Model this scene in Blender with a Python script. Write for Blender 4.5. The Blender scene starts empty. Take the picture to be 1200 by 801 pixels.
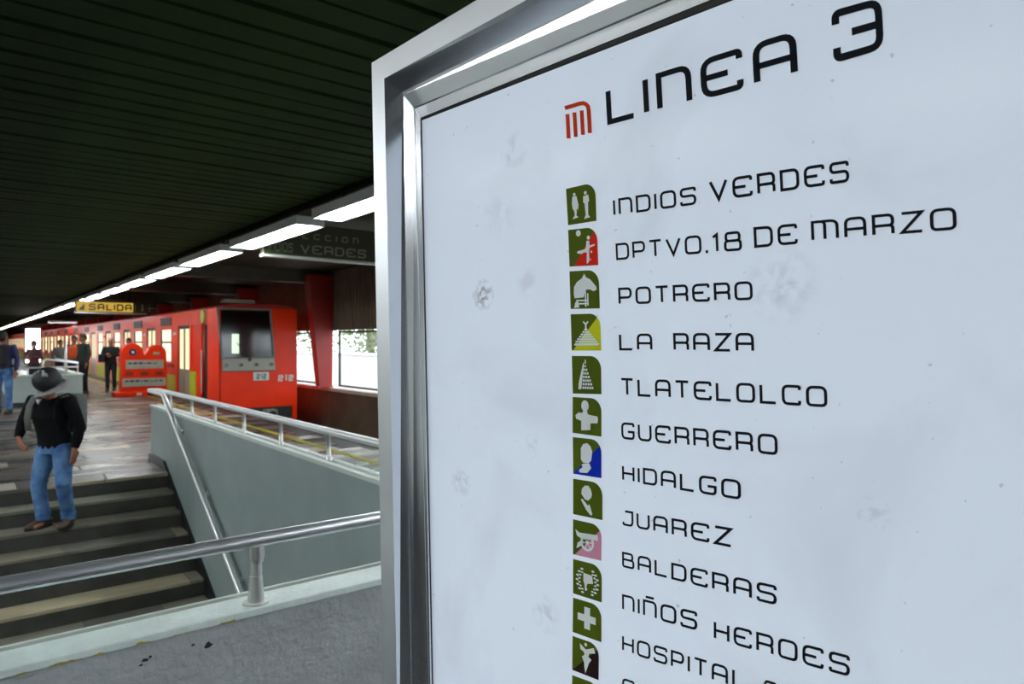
import bpy, bmesh, math, random
from mathutils import Vector, Matrix
random.seed(7)
PI = math.pi
C = bpy.context.scene.collection
# ---------------------------------------------------------------- camera, world, exposure
# world axes: X = across the platform, Y = along the train, Z = up; platform floor at z = 0
FOC, CX, CY, HC = 800.0, 600.0, 400.5, 1.5          # focal length in pixels of the 1200x801 frame
YAW = math.atan(645 / 800)
FWD = Vector((math.sin(YAW), math.cos(YAW), 0))
RGT = Vector((math.cos(YAW), -math.sin(YAW), 0))
CAM = Vector((0, 0, HC))
cd = bpy.data.cameras.new('camera'); cam = bpy.data.objects.new('camera', cd); C.objects.link(cam)
cam.location = CAM; cam.rotation_euler = (PI / 2, 0, -YAW)
cd.sensor_width = 36; cd.lens = 24; cd.clip_start = .02; cd.clip_end = 400
cd.dof.use_dof = True; cd.dof.focus_distance = 1.0; cd.dof.aperture_fstop = 9
bpy.context.scene.camera = cam
w = bpy.data.worlds.new('world'); bpy.context.scene.world = w; w.use_nodes = True
bg = w.node_tree.nodes['Background']; bg.inputs[0].default_value = (.86, .93, 1, 1); bg.inputs[1].default_value = 3.2
vs = bpy.context.scene.view_settings
vs.view_transform = 'Standard'; vs.look = 'None'; vs.gamma = 1; vs.use_curve_mapping = False; vs.exposure = 0.8
LAMP_POWER = 20.0

# ---------------------------------------------------------------- pixel -> place
def ray(x, y): return FWD + RGT * ((x - CX) / FOC) + Vector((0, 0, 1)) * ((CY - y) / FOC)
def at_z(x, y, z):
    r = ray(x, y); return CAM + r * ((z - HC) / r.z)
def at_X(x, y, b):
    r = ray(x, y); return CAM + r * (b / r.x)
def at_Y(x, y, a):
    r = ray(x, y); return CAM + r * (a / r.y)
def at_D(x, y, d): return CAM + ray(x, y) * d

# ---------------------------------------------------------------- materials
def srgb(r, g, b):
    f = lambda c: (c / 255 / 12.92) if c / 255 <= .04045 else ((c / 255 + .055) / 1.055) ** 2.4
    return (f(r), f(g), f(b), 1)
def mat(name, col, rough=.5, metal=0, var=0, vscale=4, bump=0, bscale=40, col2=None, rvar=0, coat=0, emit=0, spec=.5):
    m = bpy.data.materials.new(name); m.use_nodes = True
    nt = m.node_tree; N = nt.nodes; L = nt.links; p = N['Principled BSDF']
    p.inputs['Base Color'].default_value = col; p.inputs['Roughness'].default_value = rough
    p.inputs['Metallic'].default_value = metal; p.inputs['Coat Weight'].default_value = coat
    p.inputs['Specular IOR Level'].default_value = spec
    if emit:
        p.inputs['Emission Color'].default_value = col; p.inputs['Emission Strength'].default_value = emit
    tc = N.new('ShaderNodeTexCoord')
    if var or col2 or rvar:
        no = N.new('ShaderNodeTexNoise'); no.inputs['Scale'].default_value = vscale; no.inputs['Detail'].default_value = 5
        L.new(tc.outputs['Object'], no.inputs['Vector'])
        cr = N.new('ShaderNodeValToRGB'); cr.color_ramp.elements[0].position = .35; cr.color_ramp.elements[1].position = .68
        c2 = col2 or tuple(c * (1 - var) for c in col[:3]) + (1,)
        cr.color_ramp.elements[0].color = c2; cr.color_ramp.elements[1].color = col
        L.new(no.outputs['Fac'], cr.inputs['Fac']); L.new(cr.outputs['Color'], p.inputs['Base Color'])
        if rvar:
            mr = N.new('ShaderNodeMapRange'); mr.inputs[1].default_value = .3; mr.inputs[2].default_value = .7
            mr.inputs[3].default_value = rough; mr.inputs[4].default_value = rough + rvar
            L.new(no.outputs['Fac'], mr.inputs[0]); L.new(mr.outputs[0], p.inputs['Roughness'])
    if bump:
        nb = N.new('ShaderNodeTexNoise'); nb.inputs['Scale'].default_value = bscale; nb.inputs['Detail'].default_value = 4
        L.new(tc.outputs['Object'], nb.inputs['Vector'])
        bn = N.new('ShaderNodeBump'); bn.inputs['Strength'].default_value = bump; bn.inputs['Distance'].default_value = .01
        L.new(nb.outputs['Fac'], bn.inputs['Height']); L.new(bn.outputs['Normal'], p.inputs['Normal'])
    return m
def emat(name, col, s):
    m = bpy.data.materials.new(name); m.use_nodes = True; nt = m.node_tree
    nt.nodes.remove(nt.nodes['Principled BSDF']); e = nt.nodes.new('ShaderNodeEmission')
    e.inputs[0].default_value = col; e.inputs[1].default_value = s
    nt.links.new(e.outputs[0], nt.nodes['Material Output'].inputs[0]); return m
def glassmat(name, tint, gl=.12, rough=.05):
    m = bpy.data.materials.new(name); m.use_nodes = True; nt = m.node_tree
    nt.nodes.remove(nt.nodes['Principled BSDF'])
    t = nt.nodes.new('ShaderNodeBsdfTransparent'); t.inputs[0].default_value = tint
    g = nt.nodes.new('ShaderNodeBsdfGlossy'); g.inputs['Roughness'].default_value = rough
    x = nt.nodes.new('ShaderNodeMixShader'); x.inputs[0].default_value = gl
    nt.links.new(t.outputs[0], x.inputs[1]); nt.links.new(g.outputs[0], x.inputs[2])
    nt.links.new(x.outputs[0], nt.nodes['Material Output'].inputs[0]); return m
def palette_mat(name, cols, rough=.3, rvar=.25, vscale=3, dark=.35, stretch=(.5, 1.6, 1)):
    """stone whose colour is picked per piece"""
    m = bpy.data.materials.new(name); m.use_nodes = True; nt = m.node_tree; N = nt.nodes; L = nt.links; p = N['Principled BSDF']
    oi = N.new('ShaderNodeObjectInfo'); cr = N.new('ShaderNodeValToRGB'); cr.color_ramp.interpolation = 'CONSTANT'
    el = cr.color_ramp.elements
    for i in range(len(cols) - 2): el.new(.5)
    for i, c in enumerate(cols): el[i].position = i / len(cols); el[i].color = c
    L.new(oi.outputs['Random'], cr.inputs['Fac'])
    tc = N.new('ShaderNodeTexCoord'); mp = N.new('ShaderNodeVectorMath'); mp.operation = 'ADD'
    sc_ = N.new('ShaderNodeVectorMath'); sc_.operation = 'MULTIPLY'; sc_.inputs[1].default_value = stretch
    L.new(tc.outputs['Object'], mp.inputs[0]); L.new(oi.outputs['Location'], mp.inputs[1]); L.new(mp.outputs[0], sc_.inputs[0])
    no = N.new('ShaderNodeTexNoise'); no.inputs['Scale'].default_value = vscale; no.inputs['Detail'].default_value = 6
    L.new(sc_.outputs[0], no.inputs['Vector'])
    mx = N.new('ShaderNodeMix'); mx.data_type = 'RGBA'; mx.blend_type = 'MULTIPLY'
    mr = N.new('ShaderNodeMapRange'); mr.inputs[1].default_value = .3; mr.inputs[2].default_value = .7; mr.inputs[3].default_value = dark; mr.inputs[4].default_value = 1.15
    L.new(no.outputs['Fac'], mr.inputs[0]); mx.inputs[0].default_value = 1
    L.new(cr.outputs['Color'], mx.inputs[6]); L.new(mr.outputs[0], mx.inputs[7]); L.new(mx.outputs[2], p.inputs['Base Color'])
    m2 = N.new('ShaderNodeMapRange'); m2.inputs[1].default_value = .3; m2.inputs[2].default_value = .7; m2.inputs[3].default_value = rough; m2.inputs[4].default_value = rough + rvar
    L.new(no.outputs['Fac'], m2.inputs[0]); L.new(m2.outputs[0], p.inputs['Roughness'])
    return m

M = dict(
 steel=mat('polished_steel', (.74, .76, .78, 1), .22, 1),
 satin=mat('satin_steel', (.8, .82, .84, 1), .42, 1), steel_side=mat('brushed_steel', (.7, .72, .75, 1), .2, 1),
 alu=mat('satin_aluminium', (.62, .64, .62, 1), .35, .8, var=.1, vscale=20, bump=.1, bscale=120),
 rail=mat('rail_steel', (.84, .87, .9, 1), .34, 1), near_rail=mat('near_rail_steel', (.86, .9, .95, 1), .3, .85), bright_rail=mat('bright_rail', (.9, .92, .92, 1), .42, .75),
 board_back=mat('board_casing', (.3, .31, .33, 1), .35, .8),
 ink=mat('dark_ink', srgb(8, 14, 24), .7, spec=.15),
 orange_ink=mat('orange_ink', srgb(200, 58, 18), .75, spec=.12),
 olive=mat('olive_print', srgb(76, 92, 10), .75, spec=.12, var=.1, vscale=60),
 red_print=mat('red_print', srgb(205, 36, 18), .75, spec=.12), yellow_print=mat('yellow_print', srgb(200, 204, 36), .75, spec=.12),
 blue_print=mat('blue_print', srgb(4, 38, 165), .75, spec=.12), pink_print=mat('pink_print', srgb(205, 140, 165), .75, spec=.12),
 brown_print=mat('brown_black_print', srgb(38, 22, 22), .75, spec=.12), white_print=mat('white_print', srgb(226, 232, 232), .6),
 stucco=mat('grey_stucco', srgb(172, 178, 180), .8, var=.22, vscale=5, bump=.9, bscale=38),
 coping=mat('mint_white_coping', srgb(222, 238, 233), .35, var=.15, vscale=12, bump=.25, bscale=60),
 wall_paint=mat('grey_green_paint', srgb(146, 162, 160), .42, var=.12, vscale=3, bump=.06, bscale=30),
 skirting=mat('black_skirting', srgb(22, 24, 25), .35),
 white_trim=mat('white_trim', srgb(205, 216, 208), .4),
 riser=mat('dark_riser', srgb(64, 64, 59), .55, var=.35, vscale=7),
 yellow=mat('worn_yellow_paint', srgb(176, 164, 40), .5, var=.35, vscale=6),
 joint=mat('floor_joint', srgb(38, 35, 31), .5, var=.3, vscale=2),
 slat=mat('dark_green_slat', srgb(44, 66, 30), .7, spec=.1, var=.6, vscale=.9),
 plenum=mat('dark_plenum', srgb(14, 20, 10), .9, spec=.05),
 soffit=mat('grey_brown_soffit', srgb(56, 52, 42), .6, var=.25, vscale=.8),
 dark=mat('dark_metal', srgb(26, 27, 28), .5), black=mat('black_rubber', srgb(12, 12, 13), .6),
 train=mat('orange_red_enamel', srgb(244, 50, 0), .3, spec=.25, var=.12, vscale=2),
 train_deep=mat('deep_red_enamel', srgb(170, 26, 14), .4),
 lime=mat('lime_yellow_panel', srgb(178, 186, 30), .45),
 grey_panel=mat('grey_headlight_panel', srgb(150, 148, 136), .4, .3),
 dimlamp=mat('unlit_headlight', srgb(60, 62, 66), .15, .3),
 seal=mat('grey_window_seal', srgb(120, 124, 122), .5),
 windshield=glassmat('dark_windshield', (.16, .2, .22, 1), .07, .1),
 cabin=mat('dark_cabin', srgb(20, 24, 26), .7),
 pane=glassmat('clear_pane', (.93, .96, .95, 1), .05),
 litpane=emat('lit_train_window', (1, .86, .5, 1), 1.1), litdoor=emat('lit_door_pane', (.95, .88, .55, 1), .65),
 litcab=emat('lit_cab_door_pane', (.85, .85, .55, 1), 3.5),
 tube=emat('fluorescent_tube', (.93, .98, 1, 1), LAMP_POWER), tube2=emat('strong_tube_added_row', (.93, .98, 1, 1), LAMP_POWER * 2.2),
 pale_wall=mat('pale_wall_tiles', srgb(205, 210, 206), .4, var=.1), tray=mat('white_lamp_tray', (.8, .82, .82, 1), .4),
 adlight=emat('lightbox_face', (1, .96, .93, 1), 4.5),
 signgreen=mat('dark_olive_sign', srgb(62, 66, 44), .4), signtext=mat('pale_sign_letters', srgb(150, 156, 128), .5),
 signyellow=emat('yellow_lit_sign', (.95, .6, .1, 1), .34), signink=mat('sign_ink', srgb(30, 26, 12), .5),
 corr=mat('brown_cladding', srgb(108, 84, 62), .6, var=.3, vscale=2),
 lowwall=mat('stained_low_wall', srgb(92, 80, 62), .6, var=.5, vscale=1.4),
 ballast=mat('track_bed', srgb(60, 52, 42), .9, var=.5, vscale=8, bump=.8, bscale=30),
 redcol=mat('red_column_paint', srgb(158, 38, 32), .45, var=.15, vscale=1.5),
 outwall=mat('white_outdoor_wall', (.85, .87, .9, 1), .8, var=.08, vscale=1), outground=mat('outdoor_ground', (.4, .4, .36, 1), .9, var=.2),
 leaf=mat('pale_leaves', srgb(120, 135, 90), .6, var=.4, vscale=3), bark=mat('bark', srgb(120, 110, 90), .8, var=.3),
 barrier=mat('orange_barrier_plastic', srgb(240, 52, 6), .4, spec=.2, var=.12, vscale=3), barrier_shade=mat('barrier_recess_shade', srgb(150, 34, 14), .5),
 barrier_plate=mat('grey_barrier_plate', srgb(168, 170, 158), .5, var=.15, vscale=10),
 skin=mat('skin', srgb(150, 98, 70), .5, var=.12, vscale=12), hair=mat('dark_hair', srgb(26, 22, 20), .6),
 denim=mat('blue_denim', srgb(92, 134, 176), .8, col2=srgb(48, 84, 134), vscale=9, bump=.3, bscale=60),
 knit=mat('black_knit', srgb(14, 14, 17), .9, spec=.15, var=.3, vscale=12, bump=.4, bscale=70), strap=mat('grey_strap', srgb(86, 92, 88), .7, var=.2, vscale=20),
 brim=mat('grey_brim', srgb(150, 146, 146), .7, var=.25, vscale=30), felt=mat('black_felt', srgb(16, 18, 20), .6), mark=mat('white_hat_mark', srgb(170, 176, 176), .6),
 shoe=mat('brown_leather', srgb(70, 52, 36), .5, var=.3, vscale=15), sole=mat('dark_sole', srgb(26, 22, 20), .7),
 navy=mat('navy_jacket', srgb(28, 34, 92), .6, var=.3, vscale=8), maroon=mat('maroon_jacket', srgb(96, 40, 52), .7, var=.4, vscale=8),
 vest=mat('orange_vest', srgb(240, 92, 36), .6), darkgreen=mat('dark_green_coat', srgb(26, 40, 32), .7), darkcloth=mat('charcoal_clothes', srgb(24, 25, 30), .8),
 greycloth=mat('grey_clothes', srgb(96, 92, 90), .8), mask=mat('pale_face_mask', srgb(220, 220, 225), .6), pinkcloth=mat('pink_hood', srgb(205, 120, 140), .7),
)
STONE = palette_mat('platform_stone', [srgb(116, 104, 86), srgb(92, 84, 74), srgb(112, 106, 94), srgb(66, 64, 60), srgb(88, 80, 70), srgb(176, 160, 128), srgb(84, 80, 74), srgb(118, 98, 86), srgb(72, 68, 62), srgb(168, 160, 146)], .2, .22, 1.6, .6)
TREAD = palette_mat('tread_stone', [srgb(128, 126, 112), srgb(118, 116, 104), srgb(150, 144, 122), srgb(108, 106, 98), srgb(122, 118, 104), srgb(165, 156, 130)], .35, .25, 3, .6)

# ---------------------------------------------------------------- object helpers
def wpos(o):
    v = Vector((0, 0, 0))
    while o is not None: v += o.location; o = o.parent
    return v
def link(name, me, parent=None):
    o = bpy.data.objects.new(name, me); C.objects.link(o)
    if parent: o.parent = parent
    return o
def mk(name, verts, faces, m, parent=None, smooth=False, local=False, mats=None, fm=None):
    off = Vector((0, 0, 0)) if (local or not parent) else wpos(parent)
    me = bpy.data.meshes.new(name); me.from_pydata([tuple(Vector(v) - off) for v in verts], [], faces); me.update()
    for x in (mats or [m]): me.materials.append(x)
    if fm:
        for i, k in enumerate(fm): me.polygons[i].material_index = k
    bm = bmesh.new(); bm.from_mesh(me); bmesh.ops.recalc_face_normals(bm, faces=bm.faces); bm.to_mesh(me); bm.free()
    if smooth:
        me.polygons.foreach_set('use_smooth', [True] * len(me.polygons))
    return link(name, me, parent)
def tag(o, label=None, cat=None, group=None, kind=None):
    if label: o['label'] = label
    if cat: o['category'] = cat
    if group: o['group'] = group
    if kind: o['kind'] = kind
    return o
def thing(name, loc, label=None, cat=None, group=None, rz=0):
    o = bpy.data.objects.new(name, None); C.objects.link(o); o.location = loc; o.rotation_euler = (0, 0, rz); o.empty_display_size = .1
    return tag(o, label, cat, group)
class G:
    """collects primitive shapes into one vert / face list"""
    def __init__(s): s.v = []; s.f = []
    def add(s, vs, fs):
        n = len(s.v); s.v += [Vector(x) for x in vs]; s.f += [tuple(i + n for i in f) for f in fs]; return s
    def box(s, x0, x1, y0, y1, z0, z1, b=0):
        if b:
            bm = bmesh.new(); vs = [bm.verts.new(p) for p in ((x0,y0,z0),(x1,y0,z0),(x1,y1,z0),(x0,y1,z0),(x0,y0,z1),(x1,y0,z1),(x1,y1,z1),(x0,y1,z1))]
            for f in ((0,3,2,1),(4,5,6,7),(0,1,5,4),(1,2,6,5),(2,3,7,6),(3,0,4,7)): bm.faces.new([vs[i] for i in f])
            bmesh.ops.bevel(bm, geom=list(bm.edges), offset=b, segments=2, profile=.6, affect='EDGES')
            bm.verts.index_update(); s.add([v.co.copy() for v in bm.verts], [[v.index for v in f.verts] for f in bm.faces]); bm.free(); return s
        return s.add([(x0,y0,z0),(x1,y0,z0),(x1,y1,z0),(x0,y1,z0),(x0,y0,z1),(x1,y0,z1),(x1,y1,z1),(x0,y1,z1)],
                     [(0,3,2,1),(4,5,6,7),(0,1,5,4),(1,2,6,5),(2,3,7,6),(3,0,4,7)])
    def tube(s, pts, r, n=12, side=None, cap=True):
        """loft of ellipses; r = number, list of numbers or list of (rx, ry) with side = x axis hint"""
        pts = [Vector(p) for p in pts]; k = len(pts)
        if not isinstance(r, (list, tuple)): r = [r] * k
        rings = []; prev = side and Vector(side)
        for i, p in enumerate(pts):
            d = (pts[min(i + 1, k - 1)] - pts[max(i - 1, 0)]).normalized()
            if prev is None: prev = d.orthogonal()
            a = (prev - d * prev.dot(d))
            if a.length < 1e-5: a = d.orthogonal()
            a.normalize(); b = d.cross(a)
            if not side: prev = a
            rx, ry = r[i] if isinstance(r[i], (tuple, list)) else (r[i], r[i])
            rings.append([p + a * (rx * math.cos(t * 2 * PI / n)) + b * (ry * math.sin(t * 2 * PI / n)) for t in range(n)])
        vs = [v for g in rings for v in g]; fs = []
        for i in range(k - 1):
            for t in range(n): fs.append((i*n+t, i*n+(t+1)%n, (i+1)*n+(t+1)%n, (i+1)*n+t))
        if cap: fs += [tuple(reversed(range(n))), tuple(range((k-1)*n, k*n))]
        return s.add(vs, fs)
    def lathe(s, prof, c, n=20):
        return s.tube([(c[0], c[1], z) for r, z in prof], [max(r, 1e-4) for r, z in prof], n, side=(1, 0, 0))
    def ell(s, c, r, n=14, m=8, rot=None):
        R = rot or Matrix.Identity(3); vs = []; fs = []
        for i in range(m + 1):
            ph = PI * i / m
            for t in range(n):
                th = 2 * PI * t / n; rr = max(math.sin(ph), 1e-3)
                vs.append(Vector(c) + R @ Vector((r[0]*rr*math.cos(th), r[1]*rr*math.sin(th), r[2]*math.cos(ph))))
        for i in range(m):
            for t in range(n): fs.append((i*n+t, i*n+(t+1)%n, (i+1)*n+(t+1)%n, (i+1)*n+t))
        fs += [tuple(reversed(range(n))), tuple(range(m*n, (m+1)*n))]
        return s.add(vs, fs)
    def prism(s, poly, axis, lo, hi):
        """poly = list of 2D points, extruded along axis 'x','y' or 'z'"""
        def P(u, v, w): return {'x': (w, u, v), 'y': (u, w, v), 'z': (u, v, w)}[axis]
        n = len(poly)
        return s.add([P(u, v, lo) for u, v in poly] + [P(u, v, hi) for u, v in poly],
                     [tuple(range(n)), tuple(range(n, 2*n))] + [(i, (i+1)%n, n+(i+1)%n, n+i) for i in range(n)])
    def mk(s, name, m, parent=None, smooth=False, **k): return mk(name, s.v, s.f, m, parent, smooth, **k)
def autosmooth(o, ang=40):
    o.data.polygons.foreach_set('use_smooth', [True] * len(o.data.polygons))
    bm = bmesh.new(); bm.from_mesh(o.data)
    for e in bm.edges:
        if len(e.link_faces) == 2 and e.calc_face_angle(0) > math.radians(ang): e.smooth = False
    bm.to_mesh(o.data); bm.free(); return o
def clone(o, loc, parent):
    c = o.copy(); C.objects.link(c); c.parent = parent; c.location = loc; return c
def st(o): o['kind'] = 'structure'; return o

# ================================================================= SETTING
SA, SB0, SB1 = 8.57, -1.3, 1.84          # top nosing of the stairs, left and right limits
RISE, RUN = .16, .30
EDGE = 4.65                               # platform edge
g = G()                                   # base floor under the slabs, around the stairwell opening
g.box(-6, EDGE, SA + .02, 110, -.2, -.014); g.box(1.9, EDGE, -8, SA + .02, -.2, -.014)
g.box(-6, SB0, -8, SA + .02, -.2, -.014); g.box(SB0, 1.9, -8, 2.21, -.2, -.014)
floor = st(g.mk('floor', M['joint']))
g = G().box(0, .79, 0, .39, -.03, 0, .004); slab0 = None
def slab(x, y, parent):
    global slab0
    if slab0 is None:
        slab0 = g.mk('floor_slab', STONE, parent, local=True); slab0.location = (x, y, 0); return
    clone(slab0, (x, y, random.uniform(-.0015, .0015)), parent)
cnt = 0
row = 0
y = SA + .03
while y < 21.0 - .4:                       # slabs round the head of the stairs and beyond
    x = -.35 + (.4 if row % 2 else 0) + random.choice((-.15, 0, .12))
    while x < EDGE - .82:
        if x > .035 * y - 1.0: slab(x, y, floor); cnt += 1
        x += .8
    y += .4; row += 1
y = SA + .03 - .4
while y > 2.4:                              # strip between the parapet and the train
    for x in (2.06, 2.86, 3.72):
        slab(x + (.0 if row % 2 else .04), y, floor); cnt += 1
    y -= .4; row += 1
g = G()
yy = y = 21.0
while y < 44:
    x = 0.2 + (.4 if row % 2 else 0)
    while x < EDGE - .82:
        g.box(x, x + .79, y, y + .39, -.03, 0); x += .8
    y += .4; row += 1
o = g.mk('far_floor_slabs', mat('far_stone', srgb(96, 86, 72), .2, var=.5, vscale=1.2, rvar=.25), floor); o['kind'] = 'stuff'
G().box(3.96, 4.05, 1, 90, -.02, .006).mk('safety_line', M['yellow'], floor)
G().box(EDGE - .02, EDGE + .06, -8, 110, -.25, .004, .01).mk('platform_edge', mat('edge_stone', srgb(112, 108, 98), .5, var=.2), floor)
st(G().box(EDGE, EDGE + .03, -8, 110, -1.05, -.25).mk('trim_1', M['lowwall']))
tb = st(G().box(EDGE, 7.55, -8, 110, -1.2, -1.05).mk('track_bed', M['ballast']))
for bx in (5.0, 6.35): G().box(bx, bx + .07, -8, 110, -1.05, -.93).mk('rail', M['steel_side'], tb)

# ceiling: dark plenum, slats across the platform, smoother soffit over the track
PZ, SZ = 3.3, 2.92                        # soffit over the track, slatted ceiling over the platform
ce = st(G().box(-6.2, 7.6, -8, 110, PZ + .16, PZ + .3).box(-6.2, 2.78, -8, 110, SZ + .06, SZ + .2).box(2.74, 2.8, -8, 110, SZ - .04, PZ + .2).mk('ceiling', M['plenum']))
sl = G().box(-4.5, 2.73, 0, .165, SZ, SZ + .04).mk('slat', M['slat'], ce, local=True); sl.location = (0, .9, 0)
for i in range(1, 120): clone(sl, (0, .9 + i * .205, random.uniform(0, .012)), ce)
g = G()
for i in range(120, 420): g.box(-4.5, 2.73, .9 + i * .205, 1.0 + i * .205, SZ, SZ + .04)
for i in range(1, 40): g.box(-4.5, 2.73, .9 - i * .205, 1.0 - i * .205, SZ, SZ + .04)
o = g.mk('far_slats', M['slat'], ce); o['kind'] = 'stuff'
st(G().box(2.81, 7.45, -8, 110, PZ + .02, PZ + .12).mk('trim_2', M['soffit']))
bmb = G().box(3.35, 7.4, 0, .35, PZ - .28, PZ + .05, .01)
cb = st(bmb.mk('trim_3', mat('ceiling_beam_paint', srgb(92, 84, 74), .5, var=.2), None)); cb.location = (0, 5.5, 0)
for k in range(1, 12):
    c = cb.copy(); C.objects.link(c); c.name = 'trim_3'; c.location = (0, 5.5 + 2.85 * 2 * k, 0)
# enclosing walls out of frame
st(G().box(-6.2, -6, -8, 110, -.2, PZ + .3).mk('wall_left', M['pale_wall']))
st(G().box(-6.2, 7.6, -8.2, -8, -1.2, PZ + .3).mk('wall_back', M['pale_wall']))
st(G().box(-6.2, 7.6, 110, 110.2, -1.2, PZ + .3).mk('wall_far', M['corr']))
# wall beyond the track: low wall, cladding with window band between
WB = 7.45
st(G().box(WB, WB + .2, -8, 110, -1.2, .24).mk('wall_right', M['lowwall']))
sill = st(G().box(WB - .1, WB + .28, -8, 110, .24, .33, .01).mk('trim_4', mat('pale_sill', srgb(190, 180, 165), .5, var=.2)))
g = G(); y = -8
while y < 110:                              # corrugated cladding
    g.add([(WB, y, 1.8), (WB + .04, y + .06, 1.8), (WB + .04, y + .12, 1.8), (WB, y + .18, 1.8), (WB, y, PZ + .1), (WB + .04, y + .06, PZ + .1), (WB + .04, y + .12, PZ + .1), (WB, y + .18, PZ + .1)],
          [(0, 1, 5, 4), (1, 2, 6, 5), (2, 3, 7, 6)]); y += .18
g.box(WB + .05, WB + .12, -8, 110, 1.8, PZ + .3)
st(g.mk('wall_right_upper', M['corr']))
COLS = [5.4 + 5.7 * k for k in range(-2, 18)]
first = None
for k, a in enumerate(COLS):
    g = G().add([(WB-.32, a-.12, .33), (WB+.02, a-.12, .33), (WB+.02, a+.12, .33), (WB-.32, a+.12, .33),
                 (WB-.62, a-.2, PZ-.1), (WB+.02, a-.2, PZ-.1), (WB+.02, a+.2, PZ-.1), (WB-.62, a+.2, PZ-.1)],
                [(0,3,2,1),(4,5,6,7),(0,1,5,4),(1,2,6,5),(2,3,7,6),(3,0,4,7)])
    c = thing('red_column', (WB - .15, a, .33), 'tapered red painted column on the sill beside the train front' if k == 4 else
              'red column further along the track wall, mostly hidden by the train', 'column', None if k == 4 else 'hidden red columns along the track wall')
    g.mk('shaft', M['redcol'], c); G().box(WB-.4, WB+.04, a-.16, a+.16, .33, .37, .006).mk('base_plate', M['redcol'], c)
wn = 0
for k, a in enumerate(COLS[:-1]):
    if not 3 <= k <= 9: continue
    n = 1
    for (u0, u1) in ((a + .45, a + 2.75), (a + 2.9, a + 5.3)):
        wn += 1
        wi = st(thing('window_%d' % wn, (WB + .08, u0, .35)))
        g = G(); z0, z1, t = .36, 1.78, .05
        g.box(WB+.06, WB+.11, u0, u1, z0, z0+t); g.box(WB+.06, WB+.11, u0, u1, z1-t, z1)
        g.box(WB+.06, WB+.11, u0, u0+t, z0, z1); g.box(WB+.06, WB+.11, u1-t, u1, z0, z1)
        g.mk('window_frame', M['dark'], wi)
        G().box(WB+.08, WB+.086, u0+t, u1-t, z0+t, z1-t).mk('pane', M['pane'], wi)
# outdoors seen through the window band
st(G().box(WB + .3, 60, -40, 140, -1.3, -1.2).mk('ground', M['outground']))
ow = thing('boundary_wall', (13, 15, -1.2), 'bright white boundary wall outside the station windows', 'wall')
G().box(13, 13.2, -30, 110, -1.2, .95).mk('wall_body', M['outwall'], ow); G().box(12.95, 13.25, -30, 110, .95, 1.03).mk('wall_cap', M['outwall'], ow)
for k, (ty, tx, th) in enumerate(((20.5, 15.5, 5), (24.5, 16.5, 6), (28.5, 15.2, 5), (33, 17, 6), (38, 16, 5.5), (15, 17, 6))):
    t = thing('tree', (tx, ty, -1.2), 'pale leafy tree behind the white wall outside the windows', 'tree', 'trees outside the station windows')
    G().tube([(tx, ty, -1.2), (tx+.1, ty, 0), (tx-.1, ty+.1, 1.4), (tx, ty, 3)], [.22, .17, .13, .08], 8).mk('trunk', M['bark'], t, True)
    g = G()
    for i in range(1500):
        v = Vector((random.gauss(0, 1), random.gauss(0, 1), random.gauss(0, 1))).normalized() * (random.random() ** .4)
        p = Vector((tx + v.x * 1.7, ty + v.y * 2.0, th * .45 + v.z * th * .45)); s = random.uniform(.08, .16)
        a = Vector((random.gauss(0,1), random.gauss(0,1), random.gauss(0,1))).normalized() * s; b = a.orthogonal().normalized() * s * .6
        g.add([p - a, p + b, p + a, p - b], [(0, 1, 2, 3)])
    g.mk('foliage', M['leaf'], t)

# ================================================================= STAIRS
stairs = thing('staircase', (SB1 - 1.5, SA, 0), 'wide stone staircase going down from the platform in front of the camera', 'stairs')
ts = None
for k in range(20):
    a1 = SA - k * RUN; z = -RISE * (k + 1)
    sp = G().box(SB0, SB1, a1 - RUN + .02, a1 - .0, z - .4, z - .03).box(SB0, SB1, a1 - .012, a1 + .02, z - .1, z + RISE - .032).mk('step', M['riser'], stairs)
    xs = [SB0]
    x = SB0 + random.uniform(.3, .8)
    while x < SB1 - .3: xs.append(x); x += random.choice((.62, .78, .9))
    xs.append(SB1)
    if k % 2 == 0 and k < 9: xs[-2] = SB1 - .1 - .02
    for i in range(len(xs) - 1):
        G().box(xs[i] + .003, xs[i+1] - .003, a1 - RUN - .012, a1 + .0, z - .03, z, .003).mk('tread_slab', TREAD, sp)
# nosing slabs at floor level
for i in range(5): G().box(SB0 + i * .63, SB0 + i * .63 + .62, SA - .012, SA + .03 - .002, -.03, .001, .003).mk('nosing_slab', TREAD, stairs)
st(G().box(SB0 - .2, SB1 + .2, 0, 2.5, -3.6, -3.3).mk('floor_lower', M['joint']))
st(G().box(SB0 - .15, SB0 - .01, 2.2, SA + .02, -3.6, -.014).mk('wall_stairwell', M['wall_paint']))

# ---- right parapet of the stairwell
PB0, PB1, PT, PE = 1.87, 1.97, .71, 9.62
para = thing('stairwell_parapet', (1.92, 5.9, 0), 'grey painted parapet wall running along the right side of the stairs', 'parapet')
G().box(PB0, PB1, 2.224, PE, -.012, PT - .03).box(PB0, PB1, 2.224, SA + .3, -3.5, -.01).mk('wall_body', M['wall_paint'], para)
G().box(PB0 - .012, PB0 + .03, 2.224, PE + .01, PT - .03, PT, .004).mk('coping_edge', M['white_trim'], para)
G().box(PB0 + .03, PB1 - .03, 2.224, PE + .01, PT - .03, PT - .012).mk('coping_channel', M['wall_paint'], para)
G().box(PB1 - .03, PB1 + .012, 2.224, PE + .01, PT - .03, PT, .004).mk('coping_edge', M['white_trim'], para)
nz = lambda a: (a - SA) * RISE / RUN
g = G().prism([(PE, 0), (PE, .10), (SA + .25, .10), (2.25, nz(2.25) + .25), (2.25, nz(2.25) - .4), (SA, -.5), (SA + .3, 0)], 'x', PB0 - .03, PB0 - .001)
g.mk('skirting', M['skirting'], para)
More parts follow.
